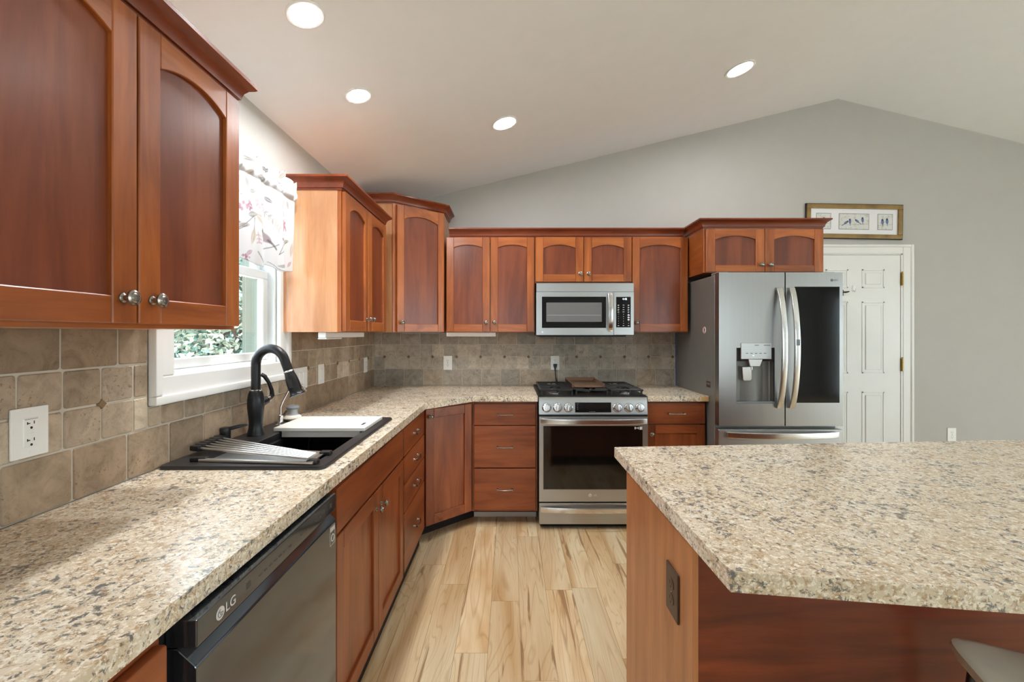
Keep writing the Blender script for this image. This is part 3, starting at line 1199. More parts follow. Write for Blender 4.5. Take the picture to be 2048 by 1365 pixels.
def base_carcass(fr_, u0, u1, depth, parent, wood_='base', toe=None, toe_mat=None, top=.885):
    k = MB(fr_)
    w = .018
    k.box(u0, u0 + w, .012, depth - .02, .10, top - .001)
    k.box(u1 - w, u1, .012, depth - .02, .10, top - .001)
    k.box(u0 + w, u1 - w, .012, depth - .02, .10, .118)
    k.box(u0 + w, u1 - w, .012, .03, .118, top - .001)
    k.build('carcass', wm(wood_, fr_, 'z'), parent)
    k = MB(fr_)
    s = .036
    e = .0002
    k.box(u0, u0 + s, depth - .02 + e, depth, .10, top, bev=.001)
    k.box(u1 - s, u1, depth - .02 + e, depth, .10, top, bev=.001)
    k.box(u0 + s, u1 - s, depth - .02 + e, depth, .10, .135, m=1)
    k.box(u0 + s, u1 - s, depth - .02 + e, depth, top - .04, top, m=1)
    k.box(u0 + s, u1 - s, depth - .02 + e, depth, .70, .735, m=1)
    k.build('face_frame', [wm(wood_, fr_, 'z'), wm(wood_, fr_, 'u')], parent)
    k = MB(fr_)
    tn = toe if toe is not None else depth - .05
    k.box(u0, u1, tn - .014, tn, 0, .0995)
    k.build('toe_kick', toe_mat or M['gap'], parent)


t = thing('base_cabinet', 'cherry base cabinet at the bottom left before the dishwasher', 'cabinet', LEFT((.45, 0, 0)))
base_carcass(LEFT, .17, .712, BXF, t, toe=TOEX)
drawer(LEFT, .18, .705, .727, .865, BXF + .0005, t)
door(LEFT, .18, .705, .108, .712, BXF + .0005, t, arch=False, rt=.06, wood_='base', panel='base')

t = thing('sink_base_cabinet', 'cherry sink base cabinet with false front and two doors beside the dishwasher', 'cabinet', LEFT((1.83, 0, 0)))
base_carcass(LEFT, 1.372, 2.262, BXF, t, toe=TOEX)
k = MB(LEFT)
k.box(1.392, 2.258, BXF + .0005, BXF + .0205, .722, .868, bev=.004, seg=2)
k.build('false_front', M['base_y'], t)
door(LEFT, 1.392, 1.831, .104, .712, BXF + .0005, t, arch=False, sw=.060, rt=.062, rb=.062, wood_='base', panel='base', knob_at=(1.800, .640, .0145))
door(LEFT, 1.836, 2.258, .104, .712, BXF + .0005, t, arch=False, sw=.060, rt=.062, rb=.062, wood_='base', panel='base', knob_at=(1.868, .640, .0145))

t = thing('drawer_cabinet', 'narrow cherry cabinet of four drawers between sink and corner', 'cabinet', LEFT((2.55, 0, 0)))
base_carcass(LEFT, 2.264, 2.822, BXF, t, toe=TOEX)
for z0, z1 in ((.720, .866), (.573, .714), (.424, .567), (.108, .418)):
    drawer(LEFT, 2.282, 2.812, z0, z1, BXF + .0005, t)

Q0, Q1 = Vector((-.551, 2.838)), Vector((-.268, 3.100))
dq = (Q1 - Q0).normalized()
DB = frame(Q0, dq, (dq.y, -dq.x))
LQ = (Q1 - Q0).length
t = thing('corner_base_cabinet', 'angled cherry corner base cabinet with one tall door', 'cabinet', (Q0.x, Q0.y, 0))
k = MB()
k.prism([(XL + .012, 2.826), (-.5725, 2.826), (-.5725, 2.842), (-.290, 3.112), (-.2705, 3.112), (-.2705, YB - .012), (XL + .012, YB - .012)], 'z', .10, .885)
k.build('carcass', M['base_z'], t)
k = MB()
k.prism([(-.66, 2.826), (-.64, 2.826), (-.634, 2.925), (-.351, 3.187), (-.2705, 3.255), (-.2705, 3.27), (-.36, 3.205), (-.66, 2.935)], 'z', 0, .0995)
k.build('toe_kick', M['gap'], t)
door(DB, .006, LQ - .004, .106, .868, -.0195, t, arch=False, sw=.062, rt=.062, rb=.062, wood_='base', panel='base', knob_at=(.036, .820, .0145))

BB = YB - 3.11
t = thing('drawer_cabinet', 'cherry base cabinet of three wide drawers left of the range', 'cabinet', BACK((-.03, 0, 0)))
M['toe_grey'] = plain('grey_toe_strip', srgb(226, 226, 222), 0.5)
base_carcass(BACK, -.2685, .195, BB, t, toe=.43)
k = MB(BACK)
k.box(-.2685, .195, .4302, .437, 0, .036, bev=.002)
k.build('base_shoe', M['toe_grey'], t)
for z0, z1 in ((.715, .866), (.4135, .709), (.117, .4075)):
    drawer(BACK, -.256, .183, z0, z1, BB + .0005, t, hw=.115)

t = thing('base_cabinet', 'narrow cherry base cabinet between the range and the refrigerator', 'cabinet', BACK((1.17, 0, 0)))
base_carcass(BACK, .963, 1.384, BB, t, toe=BB - .05)
drawer(BACK, .966, 1.379, .724, .872, BB + .0005, t, hw=.118)
door(BACK, .966, 1.379, .108, .716, BB + .0005, t, arch=False, sw=.060, rt=.058, rb=.06, wood_='base', panel='base', knob_at=(.996, .655, .0145))

# ------------------------------------------------------------------ countertops
ZC = .925


def fx(y):
    return -.5565 + (y - .15) * (.0255 / 2.59)


b = MB()
XW = XL + .0105
YW = YB - .0105
b.slab([[(XW, .15), (fx(.15), .15), (fx(1.445), 1.445), (-.632, 1.445), (-1.095, 1.445), (XW, 1.445)],
        [(XW, 1.445), (-1.095, 1.445), (-1.095, 2.20), (XW, 2.20)],
        [(-.632, 1.445), (fx(1.445), 1.445), (fx(2.20), 2.20), (-.632, 2.20)],
        [(XW, 2.20), (-1.095, 2.20), (-.632, 2.20), (fx(2.20), 2.20), (-.531, 2.74), (-.258, 3.06), (.1935, 3.06), (.1935, YW), (XW, YW)]], .887, ZC)
tag(b.build('countertop', M['granite'], None, (-.85, 2, .887)), 'long L-shaped speckled beige countertop around the sink and corner', 'countertop')
b = MB()
b.box(.9645, 1.388, 3.06, YW, .887, ZC, bev=.001)
t = tag(b.build('countertop', M['granite'], None, (1.17, 3.37, .887)), 'short speckled countertop piece between the range and the refrigerator', 'countertop')
b = MB()
b.box(1.3882, 1.3935, 3.062, YW, .888, ZC - .0005)
b.box(1.335, 1.388, 3.0585, 3.0598, .888, ZC - .002)
b.build('edge_strip', M['rawwood'], t)['label'] = 'bare wood edge strip'

# ------------------------------------------------------------------ island
t = thing('kitchen_island', 'cherry kitchen island base with pale end panel and dark red front', 'island', (.42, 1.28, 0))
b = MB()
b.box(.417, .430, .998, 1.566, .0, .886, bev=.001)
b.build('end_panel', M['veneer_isl'], t)
b = MB()
b.box(.4305, 2.45, 1.004, 1.022, .0, .886)
b.build('front_panel', M['red_panel'], t)
b = MB()
b.box(.4305, 2.45, 1.0225, 1.56, .10, .886)
b.build('carcass', M['base_z'], t)
b = MB()
b.box(.405, .4165, 1.03, 1.585, 0, .10, bev=.003)
b.build('base_moulding', M['rawwood'], t)['label'] = 'light wood base moulding'
b = MB()
b.slab([[(.407, .807), (2.60, .511), (2.60, 1.840), (.403, 1.689)]], .887, ZC)
tag(b.build('island_countertop', M['granite'], None, (1.3, 1.2, .887)), 'broad speckled beige island countertop in the right foreground', 'countertop')

# ================================================================== appliances
EX, EZ = Vector((1, 0, 0)), Vector((0, 0, 1))
EY = Vector((0, 1, 0))


def brand(parent, c, h, xdir, ydir, mat, letters=True):
    """round face emblem with two letters beside it; c = centre of the disc"""
    x, y = Vector(xdir), Vector(ydir)
    n = x.cross(y)
    c = Vector(c)
    k = MB()
    k.lathe([(h * .5, -.0004), (h * .5, .0006)], c, n, 28)
    d = k.build('emblem', mat, parent)
    k = MB()
    o = c + n * .0007
    pts = [o + x * (h * .30 * math.cos(a)) + y * (h * .30 * math.sin(a)) for a in [PI * (.5 + i / 12 * 1.5) for i in range(13)]]
    k.tube(pts, h * .035, seg=5)
    k.tube([pts[-1], o], h * .035, seg=5)
    k.tube([o + y * h * .16 - x * .0, o - y * h * .16, o - y * h * .16 + x * h * .12], h * .03, seg=5)
    k.lathe([(h * .055, 0), (h * .055, .0004)], o - x * h * .16 + y * h * .14, n, 10)
    k.build('emblem_line', M['greyplastic'], d)
    if letters:
        text('lettering', 'LG', h * 1.12, c + x * h * 1.28 + n * .0004, x, y, mat, parent)


# ---- dishwasher
DF = .621     # front, distance from left wall
t = thing('dishwasher', 'dark grey stainless dishwasher under the left countertop', 'dishwasher', LEFT((1.04, 0, 0)))
b = MB(LEFT)
b.box(.728, 1.352, .03, .566, .10, .868)
b.build('tub', M['black'], t)
b = MB(LEFT)
b.box(.740, 1.333, .567, DF, .831, .879, bev=.003, seg=2)
cp = b.build('control_panel', M['steel_dark'], t)
b = MB(LEFT)
# door with a slanted pocket along its upper edge
b.prism([(.567, .105), (DF, .105), (DF, .796), (DF - .004, .802), (DF - .034, .829), (.567, .829)], 'u', .740, 1.333, bev=.001)
b.build('door', M['steel_dark'], t)
b = MB(LEFT)
b.box(.745, 1.328, DF - .085, DF - .055, .02, .10)
b.build('kick_plate', M['black'], t)
XD = XL + DF
brand(t, (XD + .0003, .800, .853), .023, EY, EZ, M['lettering'])
for u, w_, z_, h_ in [(.880, .014, .848, .014), (1.285, .014, .848, .014)] + [(u_, .010, .8505, .003) for u_ in (.925, .945, .965, .985, 1.005, 1.025, 1.05, 1.11, 1.14, 1.165, 1.19, 1.215, 1.24, 1.26)]:
    b = MB(LEFT)
    b.box(u, u + w_, DF - .0004, DF + .0004, z_, z_ + h_)
    b.build('touch_button', M['greytext'], cp)
b = MB(LEFT)
y0, z0 = 1.288, .735
for a0, a1, c0, c1 in ((0, .036, 0, .0012), (0, .036, .0558, .057), (0, .0012, 0, .057), (.0348, .036, 0, .057), (.003, .033, .040, .053)):
    b.box(y0 + a0, y0 + a1, DF, DF + .0005, z0 + c0, z0 + c1)
ring = [LEFT((y0 + .018 + .010 * math.cos(a), DF + .0006, z0 + .020 + .010 * math.sin(a))) for a in np.linspace(0, 2 * PI, 25)]
b.fr = ident
b.tube(ring, .0012, seg=5)
b.build('sticker', M['lettering'], t)['label'] = 'small outlined badge sticker'

# ---- range
RX0_, RX1_ = .2005, .957
RC = (RX0_ + RX1_) / 2
t = thing('gas_range', 'stainless slide-in gas range with black oven window', 'stove', (RC, 3.3, 0))
b = MB()
b.box(RX0_ + .002, RX1_ - .002, 3.075, YB - .03, .03, .905)
b.build('body', M['black'], t)
b = MB()
b.box(RX0_ + .02, RX1_ - .02, 3.09, 3.11, 0, .04)
b.build('kick_plate', M['black'], t)
# control panel, leaning back slightly
b = MB()
b.prism([(3.075, .800), (3.040, .800), (3.050, .896), (3.060, .916), (3.085, .921), (3.085, .905), (3.075, .900)], 'u', RX0_, RX1_, bev=.0012)
cp = b.build('control_panel', M['steel'], t)
pd = Vector((0, .010, .096)).normalized()
pn = Vector((0, -.096, .010)).normalized()


def on_panel(x_, s):
    return Vector((x_, 3.040, .800)) + pd * s


KX = [1093.4, 1115.2, 1136.8, 1235.0, 1257.5, 1279.8]
for px_ in KX:
    c = on_panel((px_ - 1020) / 875 * 3.045, .047)
    k = MB()
    k.lathe([(.0300, 0), (.0305, .003), (.028, .005), (.0255, .006), (.0255, .022), (.024, .0255), (.018, .026)], c, pn, 32)
    kb = k.build('knob', M['steel_hi'], t)
    k = MB()
    a = random.choice([0.0, .1, -.1])
    xx = EX * math.cos(a) + pd * math.sin(a)
    yy = pn.cross(xx)
    k.fr = lambda p, c=c, xx=xx, yy=yy: c + xx * p[0] + yy * p[1] + pn * p[2]
    k.box(-.006, .006, -.021, .021, .0255, .036, bev=.003, seg=2)
    k.build('grip', M['steel_hi'], kb)
    k = MB()
    k.lathe([(.0325, -.0005), (.0325, .0012), (.029, .0014)], c, pn, 32)
    k.build('bezel', M['black'], kb)
b = MB()
b.fr = lambda p: on_panel(p[0], p[1]) + pn * p[2]
b.box(.453, .704, .014, .083, -.001, .0015, bev=.0006)
ds = b.build('display', M['grille'], t)
b = MB()
b.fr = lambda p: on_panel(p[0], p[1]) + pn * p[2]
for i in range(4):
    b.box(.552 + i * .011, .559 + i * .011, .019, .0215, .0014, .0019)
for i in range(3):
    b.box(.466, .474, .036 + i * .013, .039 + i * .013, .0014, .0018)
b.box(.462, .480, .073, .0745, .0014, .0018)
b.build('display_markings', M['greyplastic'], ds)
# cooktop
b = MB()
b.prism([(3.072, .912), (3.072, .922), (3.09, .9265), (3.62, .9265), (3.64, .936), (YB - .0125, .936), (YB - .0125, .906), (3.09, .906)], 'u', RX0_ - .004, RX1_ + .004, bev=.001)
b.build('cooktop', M['castiron'], t)
BU = [(.318, 3.22), (.318, 3.49), (.579, 3.36), (.84, 3.22), (.84, 3.49)]
for bx, by in BU:
    k = MB()
    k.lathe([(.052, 0), (.052, .006), (.044, .010), (.042, .012)], (bx, by, .926), seg=28)
    bb = k.build('burner', M['steel_hi'], t)
    k = MB()
    k.lathe([(.036, 0), (.037, .004), (.034, .008), (.008, .009)], (bx, by, .938), seg=28)
    k.build('burner_cap', M['black'], bb)
for gx0, gx1 in ((.214, .452), (.458, .700), (.706, .944)):
    k = MB()
    zg, h, w = .955, .012, .010
    y0, y1 = 3.095, 3.60
    for a0, a1, c0, c1 in ((gx0, gx1, y0, y0 + w), (gx0, gx1, y1 - w, y1), (gx0, gx0 + w, y0, y1), (gx1 - w, gx1, y0, y1)):
        k.box(a0, a1, c0, c1, zg, zg + h, bev=.002)
    n = 7
    for i in range(1, n):
        yy = y0 + (y1 - y0) * i / n
        cx_ = (gx0 + gx1) / 2
        if abs(i - n / 2) < .6:
            k.box(gx0, gx1, yy - w / 2, yy + w / 2, zg, zg + h, bev=.002)
        else:
            k.box(gx0, cx_ - .035, yy - w / 2, yy + w / 2, zg, zg + h, bev=.002)
            k.box(cx_ + .035, gx1, yy - w / 2, yy + w / 2, zg, zg + h, bev=.002)
    k.box((gx0 + gx1) / 2 - w / 2, (gx0 + gx1) / 2 + w / 2, y0, y0 + .075, zg, zg + h, bev=.002)
    k.box((gx0 + gx1) / 2 - w / 2, (gx0 + gx1) / 2 + w / 2, y1 - .075, y1, zg, zg + h, bev=.002)
    for a in (gx0 + .006, gx1 - .018):
        for c in (y0 + .002, y1 - .014, (y0 + y1) / 2):
            k.box(a, a + .012, c, c + .012, .926, zg, bev=.001)
    k.build('grate', M['castiron'], t)
# oven door
OY = 3.030
b = MB()
x0, x1, z0, z1 = RX0_ + .002, RX1_ - .002, .198, .786
wx0, wx1, wz0, wz1 = .231, .918, .283, .722
for a0, a1, c0, c1 in ((x0, x1, z0, wz0), (x0, x1, wz1, z1), (x0, wx0, wz0, wz1), (wx1, x1, wz0, wz1)):
    b.box(a0, a1, OY, 3.073, c0, c1)
od = b.build('oven_door', M['steel'], t)
b = MB()
b.box(wx0 - .0, wx1 + .0, OY - .0008, OY + .02, wz0, wz1)
b.build('oven_window', M['ovenglass'], od)
b = MB()
for i, (u, w, s) in enumerate(((.862, .010, 0), (.876, .007, 1), (.886, .006, 2))):
    b.box(u, u + w, OY - .0014, OY - .0008, .700 + (s % 2) * .004, .716 - (i == 1) * .003)
b.box(.897, .916, OY - .0014, OY - .0008, .697, .718)
b.build('sticker', M['sticker'], od)['label'] = 'white sticker on the oven glass'


def bow_handle(name, p0, p1, out, bow, w, h, mat, parent, posts=True, N=24):
    """flat bar curving away from a face between p0 and p1"""
    p0, p1, out = Vector(p0), Vector(p1), Vector(out)
    d = (p1 - p0).normalized()
    side = d.cross(out)
    k = MB()
    rings = []
    for i in range(N + 1):
        s = i / N
        c = p0 + (p1 - p0) * s + out * (.010 + bow * (1 - (2 * s - 1) ** 2) ** .8)
        tn = 1.0
        ring = []
        for a, q in ((-1, -1), (1, -1), (1, 1), (-1, 1)):
            pass
        for (a, q) in ((-1, -.6), (-.8, -1), (.8, -1), (1, -.6), (1, .6), (.8, 1), (-.8, 1), (-1, .6)):
            ring.append(k.bm.verts.new(c + side * (a * w / 2) + out * (q * h / 2)))
        rings.append(ring)
    F = []
    for i in range(N):
        for j in range(8):
            F.append(k.f([rings[i][j], rings[i][(j + 1) % 8], rings[i + 1][(j + 1) % 8], rings[i + 1][j]]))
    F += [k.f(rings[0][::-1]), k.f(rings[-1])]
    bmesh.ops.recalc_face_normals(k.bm, faces=[f for f in F if f])
    if posts:
        for s in (.012, .988):
            c = p0 + (p1 - p0) * s
            k.fr = lambda p, c=c: c + d * p[0] + side * p[1] + out * p[2]
            k.box(-.011, .011, -w * .42, w * .42, 0, .012, bev=.002)
    return k.build(name, mat, parent, angle=50)


bow_handle('handle', (RX0_ + .012, OY, .757), (RX1_ - .012, OY, .757), (0, -1, 0), .034, .036, .012, M['steel_hi'], od)
brand(od, (.555, OY - .0006, .242), .022, EX, EZ, M['lettering'], letters=False)
text('lettering', 'LG', .018, (.589, OY - .0006, .242), EX, EZ, M['lettering'], od)
b = MB()
b.box(x0, x1, OY + .002, 3.074, .040, .186, bev=.002)
dr = b.build('storage_drawer', M['steel'], t)
bow_handle('handle', (RX0_ + .012, OY + .002, .146), (RX1_ - .012, OY + .002, .146), (0, -1, 0), .026, .034, .012, M['steel_hi'], dr)

# griddle
b = MB()
gx0, gx1, gy0, gy1, gz = .452, .695, 3.20, 3.60, .9675
b.box(gx0 + .012, gx1 - .012, gy0 + .02, gy1 - .012, gz, gz + .010)
lip = [(0, 0), (.010, 0), (.004, .026), (-.004, .026)]
b.prism([(gx0, gz + .028), (gx0 + .014, gz), (gx0 + .020, gz + .010), (gx0 + .006, gz + .030)], 'n', gy0, gy1)
b.prism([(gx1, gz + .028), (gx1 - .014, gz), (gx1 - .020, gz + .010), (gx1 - .006, gz + .030)], 'n', gy0, gy1)
b.prism([(gy1, gz + .034), (gy1 - .012, gz), (gy1 - .020, gz + .010), (gy1 - .008, gz + .036)], 'u', gx0, gx1)
b.box(gx0, gx1, gy0, gy0 + .024, gz + .0, gz + .012, bev=.002)
tag(b.build('griddle', M['griddle'], None, (RC, 3.4, gz)), 'flat brown griddle plate lying on the middle burner grate', 'griddle')

# ---- microwave
MX0, MX1, MY, MZ0, MZ1 = .1975, .9325, 3.29, 1.352, 1.7430
t = thing('microwave', 'stainless over-the-range microwave with black keypad', 'microwave', ((MX0 + MX1) / 2, 3.5, MZ0))
b = MB()
b.box(MX0 + .004, MX1 - .004, MY + .032, YB - .0145, MZ0 - .002, MZ1 - .002)
b.build('body', M['black'], t)
b = MB()
b.box(MX0 + .02, MX1 - .05, MY + .04, MY + .30, MZ0 - .014, MZ0 - .002, bev=.003)
b.build('vent_grille', M['black'], t)
b = MB()
b.box(MX0, MX1, MY, MY + .031, 1.6775, MZ1, bev=.002)
b.build('top_vent_panel', M['steel'], t)
b = MB()
mx = .7785
wx0, wx1, wz0, wz1 = .240, .722, 1.405, 1.640
for a0, a1, c0, c1 in ((MX0, mx, MZ0, wz0), (MX0, mx, wz1, 1.6765), (MX0, wx0, wz0, wz1), (wx1, mx, wz0, wz1)):
    b.box(a0, a1, MY, MY + .031, c0, c1)
md = b.build('door', M['steel'], t)
b = MB()
b.box(wx0, wx1, MY - .001, MY + .01, wz0, wz1, bev=.0005)
b.build('window_frame', M['grille'], md)
b = MB()
b.box(.273, .690, MY - .0018, MY - .0008, 1.451, 1.596)
b.build('window', M['mwglass'], md)
b = MB()
b.box(.280, .682, MY - .0024, MY - .0018, 1.500, 1.5012)
b.build('rack_line', M['lettering'], md)
bow_handle('handle', (.752, MY, 1.385), (.752, MY, 1.662), (0, -1, 0), .026, .034, .012, M['steel_hi'], md)
b = MB()
b.box(mx + .0015, MX1, MY, MY + .031, MZ0, 1.6765, bev=.0015)
cp = b.build('control_panel', M['steel'], t)
b = MB()
b.box(.798, .908, MY - .0012, MY + .01, 1.409, 1.639, bev=.0005)
kp = b.build('keypad', M['grille'], cp)
text('clock_digits', '4:42', .020, (.862, MY - .0018, 1.622), EX, EZ, M['led'], kp, ext=.0002)
b = MB()
for r in range(10):
    z = 1.577 - r * .0172
    for c in range(3):
        x_ = .815 + c * .038
        w = .011 if r < 4 or r == 9 else .004
        if r in (0, 3) and c == 1:
            w = .014
        b.box(x_ - w / 2, x_ + w / 2, MY - .0018, MY - .0012, z - .0016, z + .0016)
        if r < 4 and c != 1:
            b.box(x_ - w / 2, x_ + w / 4, MY - .0018, MY - .0012, z - .0062, z - .0042)
for z in (1.500, 1.483, 1.466):
    b.box(.884, .899, MY - .0018, MY - .0012, z - .003, z + .005)
b.build('key_legends', M['lettering'], kp)
b = MB()
b.lathe([(.0065, 0), (.0065, .0006)], (.2440, MY - .0001, 1.374), (0, -1, 0), 20)
b.build('emblem', M['lettering'], md)

# ---- refrigerator
FX0, FX1, FY = 1.3965, 2.222, 2.922
FS = 1.8375
t = thing('refrigerator', 'stainless french-door refrigerator with ice dispenser and black glass panel', 'refrigerator', ((FX0 + FX1) / 2, 3.3, 0))
b = MB()
b.box(FX0, FX1, 2.985, YB - .03, .02, 1.762, bev=.004)
b.build('body', M['charcoal'], t)
b = MB()
b.box(FX0 + .03, FX1 - .03, 3.0, 3.6, 0, .02)
b.build('foot', M['black'], t)
b = MB()
b.box(FX0 + .01, FX0 + .09, 2.975, 3.06, 1.7625, 1.782, bev=.004)
b.build('hinge_cover', M['greyplastic'], t)
b = MB()
b.box(FX1 - .09, FX1 - .01, 2.975, 3.06, 1.7625, 1.782, bev=.004)
b.build('hinge_cover', M['greyplastic'], t)
# left door with dispenser recess
rx0, rx1, rz0, rz1 = 1.5135, 1.766, .895, 1.268
b = MB()
zb, zt = .745, 1.772
L0, L1 = FX0 - .001, FS - .004
for a0, a1, c0, c1 in ((L0, L1, zb, rz0), (L0, L1, rz1, zt), (L0, rx0, rz0, rz1), (rx1, L1, rz0, rz1)):
    b.box(a0, a1, FY, 2.98, c0, c1)
ld = b.build('left_door', M['steel_z'], t)
b = MB()
# bowed recess liner
N = 12
rows = []
for i in range(N + 1):
    s = i / N
    xx = rx0 + (rx1 - rx0) * s
    dp = .050 - .012 * math.cos(2 * PI * (s - .5)) * (1 if abs(s - .5) < .5 else 0)
    rows.append((b.v((xx, FY + dp, rz0)), b.v((xx, FY + dp, rz1))))
for i in range(N):
    b.f([rows[i][0], rows[i + 1][0], rows[i + 1][1], rows[i][1]])
b.box(rx0, rx1, 2.976, 2.979, rz0, rz1)
dc = b.build('dispenser_recess', M['charcoal'], ld)
b = MB()
b.box(rx0, rx1, FY + .004, FY + .05, rz1 - .09, rz1)
b.build('dispenser_hood', M['gap'], ld)
b = MB()
b.box(rx0, rx1, FY - .003, FY + .05, rz0, rz0 + .012, bev=.002)
b.box(rx0 - .002, rx0, FY - .001, FY + .01, rz0, rz1)
b.box(rx1, rx1 + .002, FY - .001, FY + .01, rz0, rz1)
b.build('drip_tray', M['greyplastic'], ld)
b = MB()
b.box(1.541, 1.744, FY - .006, FY + .012, 1.192, 1.300, bev=.002)
dp_ = b.build('dispenser_panel', M['steel'], ld)
b = MB()
b.box(1.631, 1.658, FY - .0066, FY - .0058, 1.283, 1.287)
b.box(1.692, 1.735, FY - .0066, FY - .0058, 1.283, 1.287)
for i in range(5):
    b.box(1.572 + i * .030, 1.588 + i * .030, FY - .0066, FY - .0058, 1.229, 1.233)
b.build('panel_markings', M['greytext'], dp_)
b = MB()
b.box(1.618, 1.626, FY - .0067, FY - .0058, 1.214, 1.218)
b.build('indicator', M['led'], dp_)
b = MB()
b.prism([(1.592, 1.192), (1.692, 1.192), (1.672, 1.142), (1.604, 1.142)], 'n', FY + .002, FY + .036, bev=.003)
b.build('ice_chute', M['steel_hi'], ld)
b = MB()
b.prism([(1.560, 1.140), (1.626, 1.140), (1.628, 1.055), (1.618, 1.044), (1.576, 1.044), (1.566, 1.055)], 'n', FY + .020, FY + .030, bev=.003)
b.tube([(1.625, FY + .02, 1.142), (1.625, FY + .02, 1.118)], .006, seg=10)
b.build('paddle', M['steel_hi'], ld)
R0, R1 = FS + .004, FX1
gx0, gx1, gz0, gz1 = 1.900, 2.200, .900, 1.676
b = MB()
for a0, a1, c0, c1 in ((R0, R1, zb, gz0), (R0, R1, gz1, zt), (R0, gx0, gz0, gz1), (gx1, R1, gz0, gz1)):
    b.box(a0, a1, FY, 2.98, c0, c1)
rd = b.build('right_door', M['steel_z'], t)
b = MB()
b.box(gx0, gx1, FY - .0015, FY + .02, gz0, gz1)
b.build('glass_panel', M['grille'], rd)
brand(rd, (2.150, FY - .0004, 1.720), .020, EX, EZ, M['greyplastic'], letters=False)
text('lettering', 'LG', .020, (2.180, FY - .0006, 1.720), EX, EZ, M['greyplastic'], rd)
bow_handle('handle', (1.793, FY, .866), (1.793, FY, 1.668), (0, -1, 0), .058, .036, .016, M['steel_hi'], ld)
h = bow_handle('handle', (1.876, FY, .866), (1.876, FY, 1.668), (0, -1, 0), .058, .036, .016, M['steel_hi'], rd)
b = MB()
b.box(1.864, 1.888, FY - .0775, FY - .0755, 1.285, 1.325, bev=.0006)
b.build('opener_button', M['greyplastic'], h)
b = MB()
b.box(FX0 - .001, FX1, FY, 2.98, .06, .722, bev=.003)
fz = b.build('freezer_drawer', M['steel'], t)
bow_handle('handle', (1.445, FY, .688), (2.185, FY, .688), (0, -1, 0), .045, .040, .016, M['steel_hi'], fz)
# magnet and label on the side
b = MB()
b.lathe([(.0235, 0), (.0235, .002), (.022, .003)], (FX0 - .0002, 3.14, 1.388), (-1, 0, 0), 28)
mg = tag(b.build('magnet', M['sticker'], None, (FX0, 3.14, 1.388)), 'small round red and white magnet on the refrigerator side', 'magnet')
b = MB()
b.fr = lambda p: (FX0 - .0034 - p[2], 3.14 + p[0], 1.388 + p[1])
b.box(-.0045, .0045, -.020, .020, 0, .0006)
b.box(-.013, -.004, -.008, .010, 0, .0005)
b.build('magnet_print', plain('magnet_red', srgb(150, 40, 40), .5, var=0), mg)
b = MB()
b.box(FX0 - .0012, FX0, 3.048, 3.110, .985, 1.027)
st_ = b.build('side_label', M['brownpl'], t)
b = MB()
for i in range(4):
    b.box(FX0 - .0016, FX0 - .0012, 3.054 + i * .013, 3.062 + i * .013, 1.003, 1.017)
b.build('label_print', M['greyplastic'], st_)

# blue water line beside the refrigerator
b = MB()
b.tube([(1.3905, 3.664, .926), (1.3895, 3.662, 1.1), (1.3900, 3.666, 1.25), (1.3895, 3.664, 1.368)], .0035, seg=8)
tag(b.build('water_line', M['bluetube'], None, (1.39, 3.664, .926)), 'thin blue water line in the corner between backsplash and refrigerator', 'tube')

# ================================================================== sink and things on the counter
SX0, SX1, SY0, SY1 = -1.1365, -.598, 1.405, 2.238
BX0, BX1, BY0, BY1 = -1.000, -.650, 1.462, 2.186
t = thing('sink', 'black composite drop-in sink with a wide bowl', 'sink', (-.86, 1.82, .925))


def rrect(x0, x1, y0, y1, r, n=5):
    P = []
    for cx_, cy_, a in ((x1 - r, y1 - r, 0), (x0 + r, y1 - r, .5), (x0 + r, y0 + r, 1), (x1 - r, y0 + r, 1.5)):
        P += [(cx_ + r * math.cos(PI * (a + .5 * i / n)), cy_ + r * math.sin(PI * (a + .5 * i / n))) for i in range(n + 1)]
    return P


def ring_solid(k, levels, m=0):
    """stack of equal-length outlines (pts, z) joined into a closed tube of rings (first joins last)"""
    R = [[k.v((p[0], p[1], z)) for p in P] for P, z in levels]
    F = []
    n = len(R[0])
    for i in range(len(R)):
        A, B_ = R[i], R[(i + 1) % len(R)]
        for j in range(n):
            F.append(k.f([A[j], A[(j + 1) % n], B_[(j + 1) % n], B_[j]], m))
    bmesh.ops.recalc_face_normals(k.bm, faces=[f for f in F if f])


b = MB()
o_ = lambda d: rrect(SX0 + d, SX1 - d, SY0 + d, SY1 - d, .022 - d)
i_ = lambda d: rrect(BX0 - d, BX1 + d, BY0 - d, BY1 + d, .03)
ring_solid(b, [(o_(0), .9255), (o_(0), .931), (o_(.004), .9365), (i_(.006), .9365), (i_(0), .932), (i_(0), .9255)])
b.build('rim', M['composite'], t)
b = MB()
iw = lambda d: rrect(BX0 - d, BX1 + d, BY0 - d, BY1 + d, .03)
ring_solid(b, [(iw(.012), .7), (iw(.012), .9254), (iw(-.0), .9254), (iw(-.0), .905), (iw(-.012), .903), (iw(-.014), .73), (iw(-.03), .712), (iw(-.03), .70)])
b.box(BX0 + .028, BX1 - .028, BY0 + .028, BY1 - .028, .70, .713)
b.build('bowl', M['composite'], t)

# cutting board over the far end of the bowl
t = thing('cutting_board', 'whitewashed cutting board with steel edge lying across the sink', 'board', (-.83, 2.04, .9366))
b = MB()
b.box(-1.030, -.633, 1.905, 2.172, .9372, .953, bev=.002)
b.build('board', M['board'], t)
b = MB()
b.box(-.995, -.655, 1.907, 1.918, .912, .9371)
b.build('steel_edge', M['steelsheen'], t)
b = MB()
b.prism([(p[0], p[1]) for p in rrect(-.672, -.660, 1.965, 2.015, .0055)], 'z', .9531, .9534)
b.build('grip_slot', M['slot'], t)

